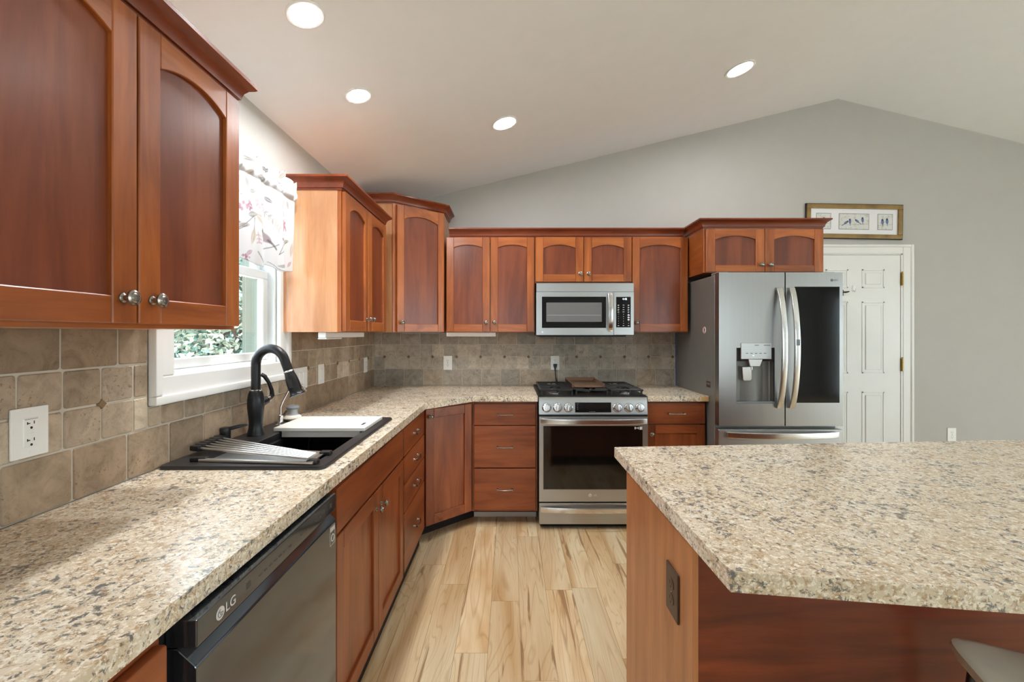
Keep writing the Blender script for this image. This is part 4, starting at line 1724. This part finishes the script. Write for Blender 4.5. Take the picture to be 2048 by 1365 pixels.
# roll-up drying rack, half folded over
t = thing('drying_rack', 'roll-up steel drying rack half folded over the near end of the sink', 'rack', (-.85, 1.5, .937))
b = MB()
zr = .9415
b.tube([(-1.035, 1.462, zr), (-.640, 1.428, zr)], 1, seg=12, flat=(.0055, .009), up=(0, 0, 1))
b.build('bar', M['rodsteel'], t)
b = MB()
b.tube([(-1.01, 1.606, zr), (-.650, 1.544, zr)], 1, seg=12, flat=(.0055, .008), up=(0, 0, 1))
b.build('bar', M['rodsteel'], t)
b = MB()
b.slab([[(-1.00, 1.474), (-.652, 1.440), (-.652, 1.536), (-1.00, 1.594)]], zr - .002, zr + .002)
b.build('tray', M['rodsteel'], t)
N = 6
for i in range(N):
    s = i / (N - 1)
    y0 = 1.535 + .121 * s
    x0 = -1.098
    y1 = 1.425 + .055 * s
    b = MB()
    b.tube([(x0, y0, .962 + .006 * s), (-.655, y1, .957)], .0046, seg=10)
    b.build('rod', M['rodsteel'], t)
    b = MB()
    dx, dy = (-.655 - x0), (y1 - y0)
    L = math.hypot(dx, dy)
    b.tube([(x0 - .018 * dx / L, y0 - .018 * dy / L, .962 + .006 * s), (x0 + .018 * dx / L, y0 + .018 * dy / L, .962 + .006 * s)], 1, seg=12, flat=(.0095, .0125), up=(0, 0, 1))
    b.build('end_cap', M['black'], t)
for (xa, ya, xb, yb) in ((-1.068, 1.480, -1.015, 1.456), (-.665, 1.426, -.630, 1.452), (-.668, 1.530, -.630, 1.556)):
    b = MB()
    b.box(min(xa, xb), max(xa, xb), min(ya, yb), max(ya, yb), .937, .950, bev=.002)
    b.build('end_cap', M['black'], t)

# faucet
fx_, fy_, fz_ = -1.070, 1.842, .9366
t = thing('faucet', 'matte black gooseneck pull-down kitchen faucet behind the sink', 'faucet', (fx_, fy_, fz_))
b = MB()
b.lathe([(.034, 0), (.0345, .004), (.031, .014), (.0275, .032), (.0265, .055), (.029, .085), (.0325, .120), (.0325, .150), (.029, .172), (.0245, .184), (.0225, .188)], (fx_, fy_, fz_), seg=32)
b.build('body', M['matteblk'], t)
b = MB()
b.lathe([(.0232, 0), (.0240, .002), (.0232, .005)], (fx_, fy_, fz_ + .187), seg=32)
b.build('collar_ring', M['chrome'], t)
th = -.15
ddx, ddy = math.cos(th), math.sin(th)
r = .0185
R = .068
zc = 1.319 - R - r
P = [(fx_, fy_, fz_ + .191), (fx_, fy_, zc - .03)]
for i in range(0, 21):
    a = PI - (PI - math.radians(22)) * i / 20
    q = R + R * math.cos(a)
    P.append((fx_ + ddx * q, fy_ + ddy * q, zc + R * math.sin(a)))
ae = math.radians(22)
tg = Vector((ddx * math.sin(ae), ddy * math.sin(ae), -math.cos(ae)))
e0 = Vector(P[-1])
P.append(e0 + tg * .056)
b = MB()
b.tube(P, r, seg=20)
b.build('spout', M['matteblk'], t)
e1 = e0 + tg * .056
b = MB()
b.lathe([(r + .0007, -.002), (r + .002, 0), (r + .002, .003), (r + .0007, .005)], e1, tg, 24)
b.build('collar_ring', M['chrome'], t)
b = MB()
b.lathe([(r, .004), (.0200, .010), (.0235, .030), (.0255, .052), (.0255, .074), (.0245, .086), (.0270, .097), (.0305, .102), (.0300, .105), (.023, .103)], e1, tg, 28)
sh = b.build('spray_head', M['matteblk'], t)
b = MB()
b.fr = ident
bp = e1 + tg * .055 + Vector((-ddx * math.cos(ae) * 0, 0, 0))
sd = tg.cross(Vector((0, 1, 0))).normalized()
if sd.x < 0:
    sd = -sd
b.tube([e1 + tg * .035 - Vector((0, .0235, 0)), e1 + tg * .070 - Vector((0, .0262, 0))], 1, seg=12, flat=(.0035, .008), up=(0, -1, 0))
b.build('spray_button', M['black'], sh)
hd = Vector((.25, .93, .25)).normalized()
hc = Vector((fx_, fy_, fz_ + .125))
b = MB()
b.tube([hc + hd * .012, hc + hd * .045, hc + hd * .060], [.019, .0175, .016], seg=20)
b.build('valve', M['matteblk'], t)
b = MB()
b.tube([hc + hd * .0595, hc + hd * .072], [.0165, .0150], seg=20)
b.build('valve_ring', M['nickel'], t)
h0 = hc + hd * .074
b = MB()
b.tube([h0, h0 + Vector((.006, .012, .012)), h0 + Vector((.004, .012, .034)), h0 + Vector((-.006, .006, .070)), h0 + Vector((-.018, -.004, .097)), h0 + Vector((-.030, -.010, .107))], [1.15, 1.2, .95, .85, 1.0, .9], seg=12, flat=(.006, .0085), up=(1, 0, 0))
b.build('handle', M['matteblk'], t)

# black soap pump
px_, py_ = -1.108, 1.702
t = thing('soap_pump', 'short black soap pump with long spout left of the faucet', 'soap dispenser', (px_, py_, fz_))
b = MB()
b.lathe([(.024, 0), (.024, .004), (.0195, .008), (.0185, .020), (.0195, .046), (.0200, .056), (.017, .062), (.004, .064)], (px_, py_, fz_), seg=24)
b.build('base', M['matteblk'], t)
b = MB()
b.tube([(px_, py_, fz_ + .053), (px_ + .030, py_ + .004, fz_ + .060), (px_ + .052, py_ + .010, fz_ + .065), (px_ + .078, py_ + .014, fz_ + .069)], [1.2, 1.1, 1.0, .55], seg=12, flat=(.0065, .008), up=(0, 0, 1))
b.build('spout', M['matteblk'], t)

# chrome filtered-water tap
px_, py_ = -1.068, 2.035
t = thing('water_tap', 'slim chrome swan-neck drinking water tap between faucet and brush', 'faucet', (px_, py_, fz_))
b = MB()
b.lathe([(.021, 0), (.021, .004), (.013, .008), (.0115, .022), (.0115, .030), (.0125, .031), (.0125, .046), (.008, .050)], (px_, py_, fz_), seg=24)
b.build('base', M['chrome'], t)
b = MB()
Q = [(0, .048), (0, .085), (.010, .110), (.028, .146), (.044, .176), (.060, .193), (.078, .197), (.096, .188), (.108, .172), (.113, .163)]
b.tube([(px_ + a, py_ + a * .04, fz_ + c) for a, c in Q], .0048, seg=12)
b.build('spout', M['chrome'], t)
b = MB()
b.lathe([(.0055, 0), (.0068, .001), (.0068, .011)], (px_ + .1115, py_ + .0045, fz_ + .166), (.5, 0, -.87), 14)
b.build('tip', M['nickel'], t)
b = MB()
b.tube([(px_, py_ + .010, fz_ + .040), (px_ + .004, py_ + .026, fz_ + .046), (px_ + .006, py_ + .046, fz_ + .060)], [1, 1, .8], seg=10, flat=(.0035, .0055), up=(0, 0, 1))
b.build('lever', M['black'], t)

# palm dish brush
px_, py_ = -1.072, 2.160
t = thing('dish_brush', 'round palm scrub brush with grey top standing on the sink ledge', 'brush', (px_, py_, fz_))
b = MB()
b.lathe([(.030, 0.0), (.038, .004), (.041, .012), (.037, .020), (.028, .026)], (px_, py_, fz_), seg=30)
b.build('bristles', M['bristle'], t)
b = MB()
b.lathe([(.028, .0262), (.0235, .030), (.0225, .050), (.024, .054)], (px_, py_, fz_), seg=28)
b.build('soap_chamber', M['clearplastic'], t)
b = MB()
b.lathe([(.024, .0542), (.0295, .056), (.031, .063), (.028, .070), (.015, .0735), (.003, .074)], (px_, py_, fz_), seg=28)
b.build('cap', M['greyplastic'], t)


# ------------------------------------------------------------------ outlets and switches
def screw(k, fr_, u, n, z, m=0):
    ax = Vector(fr_((0, 1, 0))) - Vector(fr_((0, 0, 0)))
    k.lathe([(.0032, 0), (.0030, .0008), (.001, .001)], fr_((u, n, z)), ax, 10, m)


def plate(fr_, n, u, z, w, h, mat, label, kind, cat='outlet', name='wall_outlet'):
    t = thing(name, label, cat, fr_((u, n, z)))
    k = MB(fr_)
    k.box(u - w / 2, u + w / 2, n, n + .006, z - h / 2, z + h / 2, bev=.0025, seg=2)
    k.build('cover_plate', mat, t)
    f = n + .0062
    if kind == 'duplex':
        for s in (-1, 1):
            k = MB(fr_)
            c = z + s * .0195
            k.prism([(u + .0165 * math.cos(a) * (1 if abs(math.cos(a)) < .8 else 1), c + .0140 * math.sin(a)) for a in np.linspace(0, 2 * PI, 21)[:-1]], 'n', n + .002, f + .0012)
            q = k.build('socket', mat, t)
            k = MB(fr_)
            k.box(u - .0072, u - .0052, f + .0008, f + .0016, c - .001, c + .0075)
            k.box(u + .0052, u + .0072, f + .0008, f + .0016, c - .0, c + .0075)
            k.prism([(u + .0025 * math.cos(a), c - .007 + .0025 * math.sin(a)) for a in np.linspace(0, 2 * PI, 13)[:-1]], 'n', f + .0008, f + .0016)
            k.build('slots', M['slot'], q)
        k = MB(fr_)
        screw(k, fr_, u, f - .0002, z)
        k.build('screw', M['nickel'], t)
    elif kind == 'gfci':
        k = MB(fr_)
        k.box(u - .0165, u + .0165, n + .002, f + .0016, z - .034, z + .034, bev=.0015)
        q = k.build('socket', mat, t)
        k = MB(fr_)
        g = f + .0012
        for s in (-1, 1):
            c = z + s * .020
            k.box(u - .0095, u - .0030, g, g + .0010, c + .000, c + .0022)
            k.box(u - .0095, u - .0075, g, g + .0010, c - .001, c + .005)
            k.box(u + .0050, u + .0068, g, g + .0010, c - .001, c + .006)
            k.prism([(u + .0026 * math.cos(a), c - .0095 + .0030 * math.sin(a)) for a in np.linspace(0, 2 * PI, 13)[:-1]], 'n', g, g + .001)
        k.box(u - .014, u + .014, g, g + .0008, z + .0305, z + .0312)
        k.build('slots', M['slot'], q)
        k = MB(fr_)
        k.box(u - .006, u + .006, f + .001, f + .0028, z + .0015, z + .0055, bev=.0006)
        k.box(u - .006, u + .006, f + .001, f + .0028, z - .0055, z - .0015, bev=.0006)
        k.build('test_button', mat, t)
    elif kind == 'switch':
        nn = max(1, round(w / .046) - 1) if w > .1 else 1
        for i in range(nn):
            uu = u + (i - (nn - 1) / 2) * .046
            k = MB(fr_)
            k.box(uu - .0165, uu + .0165, n + .002, f + .0008, z - .033, z + .033, bev=.0008)
            k.prism([(uu - .014, z - .030), (uu + .014, z - .030), (uu + .014, z + .030), (uu - .014, z + .030)], 'n', f, f + .0022, bev=.001)
            k.build('rocker', mat, t)
    for s in (-1, 1):
        if kind != 'duplex':
            k = MB(fr_)
            screw(k, fr_, u, f - .0004, z + s * (h / 2 - .011))
            k.build('screw', mat, t)
    return t


TN = .0100
plate(LEFT, TN, 1.036, 1.131, .082, .118, M['plate'], 'large white double outlet on the near left backsplash', 'gfci')
plate(LEFT, TN, 2.370, 1.120, .163, .118, M['plate'], 'wide white switch plate on the tile directly behind the faucet head', 'switch', 'switch', 'light_switch')
plate(LEFT, TN, 2.637, 1.120, .078, .118, M['plate'], 'single white switch plate on the left backsplash, middle of three plates', 'switch', 'switch', 'light_switch')
plate(LEFT, TN, 3.447, 1.116, .076, .118, M['plate'], 'white outlet on the left backsplash closest to the corner', 'duplex')
plate(BACK, TN, -.523, 1.116, .073, .118, M['plate'], 'white outlet on the back-wall tile left of the range, nothing plugged in', 'duplex')
plate(BACK, TN, .378, 1.116, .073, .118, M['plate'], 'white outlet above the range with a black plug in it', 'duplex')
plate(BACK, 0, 3.722, .507, .073, .118, M['plate'], 'white outlet low on the bare wall right of the white door', 'duplex')
ISL = frame((.417, 0), (0, -1), (-1, 0))
plate(ISL, 0, -1.115, .707, .080, .122, M['brownpl'], 'dark brown outlet on the island end panel', 'duplex')

# power cord of the range
t = thing('power_cord', 'black power cord running from the outlet down behind the range', 'cord', BACK((.378, .02, 1.095)))
b = MB(BACK)
b.prism([(.362, 1.108), (.394, 1.108), (.392, 1.088), (.385, 1.070), (.383, 1.052), (.373, 1.052), (.371, 1.070), (.364, 1.088)], 'n', .0185, .040, bev=.004)
b.build('plug', M['black'], t)
b = MB(BACK)
b.tube([(.378, .030, 1.056), (.380, .031, 1.02), (.385, .026, .98), (.391, .022, .945), (.393, .020, .9375)], .0042, seg=10)
b.build('cable', M['black'], t)

# under-cabinet lights (switched off)
t = thing('under_cabinet_light', 'white under-cabinet light bar beneath the cabinet right of the window', 'light', LEFT((2.45, .2, 1.36)))
b = MB(LEFT)
b.box(2.20, 2.78, .185, .225, 1.342, 1.3705, bev=.004, seg=2)
b.build('housing', M['plate'], t)
b = MB(LEFT)
b.box(2.20, 2.40, .183, .230, 1.334, 1.3418, bev=.003)
b.build('cover', M['vinyl'], t)
t = thing('under_cabinet_light', 'white under-cabinet light bar beneath the two-door cabinet on the back wall', 'light', BACK((-.31, .2, 1.36)))
b = MB(BACK)
b.box(-.498, -.112, .215, .265, 1.340, 1.3715, bev=.003)
b.build('housing', M['plate'], t)
b = MB(BACK)
b.box(-.490, -.120, .2, .2148, 1.343, 1.370)
b.build('diffuser', M['vinyl'], t)
b = MB()
b.tube([(-.80, 3.22, 1.368), (-.74, 3.27, 1.362), (-.66, 3.33, 1.367), (-.56, 3.40, 1.364), (-.50, 3.45, 1.366)], .0028, seg=8)
tag(b.build('light_cable', M['greyplastic'], None, (-.66, 3.33, 1.366)), 'thin grey cable stapled under the corner cabinet', 'cord')

# ------------------------------------------------------------------ valance
def paint(Ucoord, Vcoord, base, ops):
    col = np.ones(Ucoord.shape + (3,)) * np.array(base)
    for op in ops:
        kind, c, a = op[0], np.array(op[1][:3]), op[2]
        if kind == 'ell':
            _, _, _, cu, cv, ru, rv, ang = op
            x_, y_ = Ucoord - cu, Vcoord - cv
            xr = x_ * math.cos(ang) + y_ * math.sin(ang)
            yr = -x_ * math.sin(ang) + y_ * math.cos(ang)
            d = (xr / ru) ** 2 + (yr / rv) ** 2
            w = np.clip((1.15 - d) / .3, 0, 1) * a
        elif kind == 'leaf':
            _, _, _, cu, cv, ru, rv, ang = op
            x_, y_ = Ucoord - cu, Vcoord - cv
            xr = (x_ * math.cos(ang) + y_ * math.sin(ang)) / ru
            yr = (-x_ * math.sin(ang) + y_ * math.cos(ang)) / rv
            d = np.abs(yr) - np.clip(1 - xr ** 2, 0, 1) ** 1.3
            w = np.clip(-d / .25, 0, 1) * (np.abs(xr) < 1) * a
            w = w * np.where(np.abs(yr) < .14, .55, 1.0)
        else:
            _, _, _, u0, v0, u1, v1, wd = op
            du_, dv_ = u1 - u0, v1 - v0
            s = np.clip(((Ucoord - u0) * du_ + (Vcoord - v0) * dv_) / (du_ ** 2 + dv_ ** 2), 0, 1)
            d = np.hypot(Ucoord - u0 - s * du_, Vcoord - v0 - s * dv_)
            w = np.clip((wd - d) / (wd * .4), 0, 1) * a
        col = col * (1 - w[..., None]) + c * w[..., None]
    return col


def painted_grid(name, P, col, mat, parent=None, loc=None, thick=0.0):
    nu, nv = P.shape[:2]
    me = bpy.data.meshes.new(name)
    L = np.array(wloc(parent) if parent is not None else (loc or (0, 0, 0)))
    V = (P.reshape(-1, 3) - L)
    idx = np.arange(nu * nv).reshape(nu, nv)
    Fq = np.stack([idx[:-1, :-1], idx[1:, :-1], idx[1:, 1:], idx[:-1, 1:]], -1).reshape(-1, 4)
    me.from_pydata(V.tolist(), [], Fq.tolist())
    a = me.color_attributes.new('tint', 'FLOAT_COLOR', 'POINT')
    a.data.foreach_set('color', np.concatenate([col.reshape(-1, 3), np.ones((nu * nv, 1))], 1).astype(np.float32).ravel())
    me.materials.append(mat)
    me.polygons.foreach_set('use_smooth', [True] * len(me.polygons))
    o = bpy.data.objects.new(name, me)
    C.objects.link(o)
    if parent is not None:
        o.parent = parent
    else:
        o.location = L
    if thick:
        s = o.modifiers.new('thickness', 'SOLIDIFY')
        s.thickness = thick
        s.offset = 0
    return o


VY0, VY1, VZ0, VZ1 = 1.36, 2.130, 1.654, 2.092
VN = .107
t = thing('window_valance', 'white cotton valance printed with grey birds and purple flowers over the sink window', 'curtain', (XL + .06, 1.8, 2.07))
nu, nv = 340, 170
u = np.linspace(VY0, VY1, nu)
v = np.linspace(0, 1, nv)
U, V_ = np.meshgrid(u, v, indexing='ij')
Z = VZ0 + (VZ1 - VZ0) * V_
gath = np.exp(-((V_ - .88) / .07) ** 2)
top = np.clip((V_ - .86) / .1, 0, 1)
low = 1 - np.clip(V_ / .9, 0, 1)
ph = U * 52 + 1.2 * np.sin(U * 17) + .6 * np.sin(U * 41)
fold = .011 * np.sin(ph * .62 + .5 * np.sin(V_ * 3)) * (.35 + .9 * low) + .006 * np.sin(ph * 1.7) * (.3 + .5 * low)
ruff = .009 * np.sin(ph * 2.3 + 1.3 * V_) + .006 * np.sin(ph * 4.1 + 2)
X = XL + VN + fold * (1 - gath * .8) + ruff * (top * 1.3 + gath * .5)
pocket = .009 * np.cos((V_ - .845) / .05 * PI / 2) * (np.abs(V_ - .845) < .05)
X = X + pocket
Z = Z + (.010 * np.sin(ph * 1.15 + .5) + .006 * np.sin(ph * 2.9)) * top - .010 * low ** 3 * np.sin(ph * .62) + .012 * (U - 2.05) * low
Pv = np.stack([X, U, Z], -1)
PUR, PU2, GRY, TAN, DGR = srgb(134, 92, 110), srgb(168, 134, 148), srgb(134, 130, 126), srgb(172, 160, 146), srgb(92, 88, 90)
ops = []


def bird(cu, cv, s, flip=1):
    ops.extend([('ell', GRY, .85, cu, cv, .034 * s, .017 * s, -.45 * flip), ('ell', srgb(150, 132, 140), .85, cu + .012 * s * flip, cv - .006 * s, .026 * s, .010 * s, -.55 * flip),
                ('ell', DGR, .8, cu - .030 * s * flip, cv + .018 * s, .013 * s, .012 * s, 0), ('seg', DGR, .8, cu + .020 * s * flip, cv - .012 * s, cu + .062 * s * flip, cv - .034 * s, .0065 * s),
                ('seg', DGR, .8, cu - .040 * s * flip, cv + .019 * s, cu - .052 * s * flip, cv + .015 * s, .003 * s), ('seg', DGR, .7, cu, cv - .014 * s, cu - .002, cv - .036 * s, .002)])


def flower(cu, cv, s):
    for i in range(13):
        a, q = random.uniform(0, 6.28), random.uniform(0, .03) * s
        ops.append(('ell', random.choice([PUR, PU2, srgb(170, 130, 146)]), .8, cu + q * math.cos(a), cv + q * .8 * math.sin(a), .0066 * s, .0052 * s, a))


def sprig(u0, v0, u1, v1, n, c=GRY, s=1):
    ops.append(('seg', c, .75, u0, v0, u1, v1, .0022))
    an = math.atan2(v1 - v0, u1 - u0)
    for i in range(n):
        f = (i + .6) / n
        for sg in (-1, 1):
            ops.append(('leaf', random.choice([c, TAN]), .75, u0 + (u1 - u0) * f + .012 * s * math.cos(an + sg * .9), v0 + (v1 - v0) * f + .012 * s * math.sin(an + sg * .9), .014 * s, .0055 * s, an + sg * .8))


for off in (0.0, -.335):
    bird(1.937 + off, 1.792, 1.15)
    flower(2.105 + off, 1.885, 1.2)
    flower(2.085 + off, 1.935, .6)
    flower(1.805 + off, 1.90, 1.0)
    flower(1.795 + off, 1.675, .9)
    flower(2.02 + off, 2.075, .7)
    for cu, cv, ru, rv, an, c in ((1.885, 2.035, .034, .017, -.1, GRY), (1.955, 1.962, .032, .012, -.25, DGR), (1.885, 1.855, .045, .022, -.5, TAN), (1.83, 1.865, .036, .015, .3, GRY),
                                  (2.172, 1.775, .044, .015, 1.35, TAN), (2.075, 1.812, .036, .012, .1, DGR), (2.12, 1.808, .036, .010, .3, GRY), (1.80, 2.03, .03, .011, .7, TAN),
                                  (2.13, 1.99, .028, .010, 1.9, GRY), (2.09, 1.99, .026, .009, 1.2, TAN), (2.07, 1.96, .024, .009, 2.4, GRY), (2.06, 1.69, .05, .008, .2, GRY), (2.15, 1.70, .03, .010, .6, PU2), (1.83, 1.962, .028, .010, .3, GRY), (1.99, 2.09, .03, .014, -.6, TAN), (2.06, 2.095, .026, .012, .5, GRY), (1.92, 2.095, .03, .012, .2, TAN)):
        ops.append(('leaf', c, .8, cu + off, cv, ru, rv, an))
    for s_ in ((1.90, 1.64, 1.93, 1.73, .003), (1.93, 1.73, 2.03, 1.78, .0025), (1.90, 1.64, 1.86, 1.72, .0022), (1.76, 1.79, 1.84, 1.86, .0022), (1.845, 1.855, 1.84, 1.76, .002), (2.03, 1.735, 2.07, 1.81, .0022), (2.03, 1.735, 2.13, 1.81, .0022), (1.96, 1.68, 2.11, 1.66, .002), (2.06, 1.69, 2.13, 1.63, .0028)):
        ops.append(('seg', DGR, .75, s_[0] + off, s_[1], s_[2] + off, s_[3], s_[4]))
    sprig(1.885 + off, 1.93, 1.985 + off, 1.875, 5)
    sprig(1.985 + off, 1.875, 2.035 + off, 1.85, 3, TAN)
    sprig(1.845 + off, 1.94, 1.87 + off, 1.90, 3, PU2, .7)
    sprig(1.86 + off, 1.80, 1.865 + off, 1.755, 3, PU2, .6)
US = U * 1.033
ZS = 1.365 + (VZ0 + (VZ1 - VZ0) * V_ - 1.365) * 1.033
col = paint(US, ZS, srgb(200, 201, 203)[:3], ops)
# bands repeat the print over the gathered heading
hb = np.clip((V_ - .84) / .03, 0, 1)[..., None]
col = col * (1 - hb) + paint(US + .04, ZS - .12, srgb(198, 198, 197)[:3], ops) * hb
painted_grid('fabric', Pv, col, M['print'], t, thick=.0012)
b = MB()
b.tube([(XL + VN, 1.345, 2.026), (XL + VN, 2.128, 2.026)], .0055, seg=10)
b.tube([(XL + VN, 1.350, 2.026), (XL + .034, 1.350, 2.026)], .0055, seg=10)
b.tube([(XL + VN, 2.122, 2.026), (XL + .034, 2.122, 2.026)], .0055, seg=10)
b.build('curtain_rod', M['white'], t)

# ------------------------------------------------------------------ framed bird picture
pc = Vector((2.894, YB, 1.3655 + 223 / 875 * 3.69))
tilt = math.radians(-1.0)
fu = Vector((math.cos(tilt), 0, math.sin(tilt)))
fv = Vector((-math.sin(tilt), 0, math.cos(tilt)))
PF = lambda p: pc + fu * p[0] + fv * p[2] + Vector((0, -p[1], 0))
t = thing('framed_picture', 'long gilt-framed bird print in three mat openings above the white door', 'picture', pc)
W_, H_ = .806, .285
k = MB(PF)
fw = .036
for a0, a1, c0, c1, ax in ((-W_ / 2, W_ / 2, H_ / 2 - fw, H_ / 2, 0), (-W_ / 2, W_ / 2, -H_ / 2, -H_ / 2 + fw, 0)):
    k.box(a0, a1, .002, .020, c0, c1, bev=.005, seg=2)
for a0, a1 in ((-W_ / 2, -W_ / 2 + fw), (W_ / 2 - fw, W_ / 2)):
    k.box(a0, a1, .002, .020, -H_ / 2 + fw, H_ / 2 - fw, bev=.005, seg=2)
k.build('frame', M['goldframe'], t)
k = MB(PF)
g = .006
for a0, a1, c0, c1 in ((-W_ / 2, W_ / 2, H_ / 2, H_ / 2 + g * .6), (-W_ / 2, W_ / 2, -H_ / 2 - g, -H_ / 2), (-W_ / 2 - g, -W_ / 2, -H_ / 2 - g, H_ / 2 + g * .6), (W_ / 2, W_ / 2 + g * .6, -H_ / 2 - g, H_ / 2 + g * .6)):
    k.box(a0, a1, .0, .017, c0, c1, bev=.001)
k.build('outer_edge', M['slot'], t)
k = MB(PF)
k.box(-W_ / 2 + fw - .002, W_ / 2 - fw + .002, .001, .008, -H_ / 2 + fw - .002, H_ / 2 - fw + .002)
k.build('mat', M['mat'], t)
BL, BD = srgb(92, 112, 158), srgb(48, 60, 92)
for (cx_, w, birds) in ((-.256, .124, [(.012, .018, .9, 1), (-.02, .010, .8, -1)]), (.0, .254, [(-.066, -.010, 1, -1), (-.034, .004, 1, 0), (.026, .004, 1, 1), (.072, .018, 1, 0)]), (.262, .126, [(-.022, .004, 1.1, 0), (.016, .010, 1.1, 0)])):
    h_ = .134
    k = MB(PF)
    k.box(cx_ - w / 2, cx_ + w / 2, .0082, .0088, -h_ / 2, h_ / 2)
    ln = k.build('opening_line', M['darkline'], t)
    nu, nv = int(w / .0014), int(h_ / .0014)
    uu = np.linspace(-w / 2 + .003, w / 2 - .003, nu)
    vv = np.linspace(-h_ / 2 + .003, h_ / 2 - .003, nv)
    UU, VV = np.meshgrid(uu, vv, indexing='ij')
    ops2 = []
    for i in range(int(w * 150)):
        ops2.append(('leaf', random.choice([srgb(196, 200, 190), srgb(206, 206, 196), srgb(180, 186, 176), srgb(200, 190, 172)]), .6, random.uniform(-w / 2, w / 2), random.uniform(-h_ / 2, h_ / 2), random.uniform(.012, .024), random.uniform(.005, .010), random.uniform(0, 3)))
    ops2.append(('seg', srgb(150, 144, 132), .7, -w / 2, -.030, w / 2, -.018, .0018))
    for (bu, bv, s, d) in birds:
        if d == 0:
            ops2 += [('ell', BL, .9, bu, bv - .004, .011 * s, .020 * s, .05), ('ell', BD, .85, bu - .001, bv + .012 * s, .008 * s, .008 * s, 0), ('seg', BD, .8, bu + .002, bv - .02 * s, bu + .004, bv - .038 * s, .003)]
        else:
            ops2 += [('ell', BL, .9, bu, bv, .018 * s, .010 * s, -.6 * d), ('ell', BD, .85, bu - .012 * d * s, bv + .009 * s, .007 * s, .007 * s, 0), ('seg', BD, .85, bu + .008 * d, bv - .006, bu + .034 * d * s, bv - .026 * s, .0035)]
    cc = paint(UU, VV, srgb(216, 218, 215)[:3], ops2)
    PP = np.zeros(UU.shape + (3,))
    for a in range(3):
        PP[..., a] = pc[a] + fu[a] * (UU + cx_) + fv[a] * VV
    PP[..., 1] -= .0093
    painted_grid('print', PP, cc, M['watercolour'], ln)

# hooks on the white door
b = MB()
dx_ = (1705 - 1020) / 237.1
dz_ = 1.365 + 88 / 237.1
b.box(dx_ - .011, dx_ + .011, YB - .0165, YB - .0125, dz_ - .022, dz_ + .030, bev=.0015)
b.tube([(dx_, YB - .0165, dz_ - .012), (dx_, YB - .026, dz_ - .022), (dx_, YB - .036, dz_ - .016), (dx_, YB - .038, dz_ + .002)], .0045, seg=10)
tag(b.build('adhesive_hook', M['plate'], None, (dx_, YB - .0125, dz_)), 'small white adhesive hook stuck on the white door', 'hook')
b = MB()
hx, hz = 2.815, 1.365 + 82 / 237.1
b.box(hx - .030, hx - .012, YB - .016, YB - .0125, hz - .03, hz + .02, bev=.0015)
b.tube([(hx - .020, YB - .014, hz), (hx - .004, YB - .030, hz - .002), (hx + .010, YB - .034, hz + .001), (hx + .022, YB - .034, hz + .004)], [.006, .007, .006, .003], seg=10)
tag(b.build('coat_hook', M['black'], None, (hx - .02, YB - .0125, hz)), 'black hook on the white door peeking out beside the refrigerator', 'hook')

# ------------------------------------------------------------------ bar stool under the island overhang
scx, scy, szz = 1.068, .735, .697
t = thing('bar_stool', 'bar stool with beige-grey saddle seat tucked under the island countertop', 'stool', (scx, scy, 0))
ang = math.radians(-22)
ux, uy = math.cos(ang), math.sin(ang)
SF = lambda p: Vector((scx + ux * p[0] - uy * p[1], scy + uy * p[0] + ux * p[1], p[2]))
nx, ny = 24, 24
Pt = np.zeros((nx, ny, 3))
k = MB()
rings = []
for lev, (sc_, dz) in enumerate(((.80, -.034), (.96, -.026), (1.0, -.012), (.985, -.003), (.90, .000), (.7, -.005), (.45, -.010), (.2, -.012))):
    ring = []
    for i in range(48):
        a = 2 * PI * i / 48
        ca, sa = math.cos(a), math.sin(a)
        e_ = .42
        x_ = math.copysign(abs(ca) ** e_, ca) * .205 * sc_
        y_ = math.copysign(abs(sa) ** e_, sa) * .19 * sc_
        sad = .022 * (x_ / .205) ** 2 - .010 * (y_ / .19) ** 2
        ring.append(k.bm.verts.new(SF((x_, y_, szz + dz + sad))))
    rings.append(ring)
F = []
for i in range(len(rings) - 1):
    for j in range(48):
        F.append(k.f([rings[i][j], rings[i][(j + 1) % 48], rings[i + 1][(j + 1) % 48], rings[i + 1][j]]))
F += [k.f(rings[0][::-1]), k.f(rings[-1])]
bmesh.ops.recalc_face_normals(k.bm, faces=[f for f in F if f])
k.build('seat', M['stool'], t, angle=60)
M['legsteel'] = plain('dark_leg_metal', srgb(70, 74, 84), .3, metal=.9)
for sx, sy in ((-1, 1), (1, 1), (1, -1), (-1, -1)):
    k = MB()
    a = SF((sx * .150, sy * .140, szz - .028))
    e = SF((sx * .195, sy * .185, 0))
    k.tube([a, e], [.012, .0105], seg=14)
    k.build('leg', M['legsteel'], t)
k = MB()
q = [SF((sx * .179, sy * .169, .22)) for sx, sy in ((-1, 1), (1, 1), (1, -1), (-1, -1), (-1, 1))]
for a, c in zip(q[:-1], q[1:]):
    k.tube([a, c], .008, seg=10)
k.build('footrest', M['legsteel'], t)

# repeats share a group
for o in sc.objects:
    if o.parent is None and 'label' in o and 'group' not in o:
        g = {'upper_cabinet': 'cherry wall cabinets', 'base_cabinet': 'cherry base cabinets', 'drawer_cabinet': 'cherry drawer cabinets', 'wall_outlet': 'wall outlets',
             'light_switch': 'switch plates by the sink', 'under_cabinet_light': 'under-cabinet light bars', 'countertop': 'wall-side countertops'}.get(o.name.split('.')[0])
        if g:
            o['group'] = g
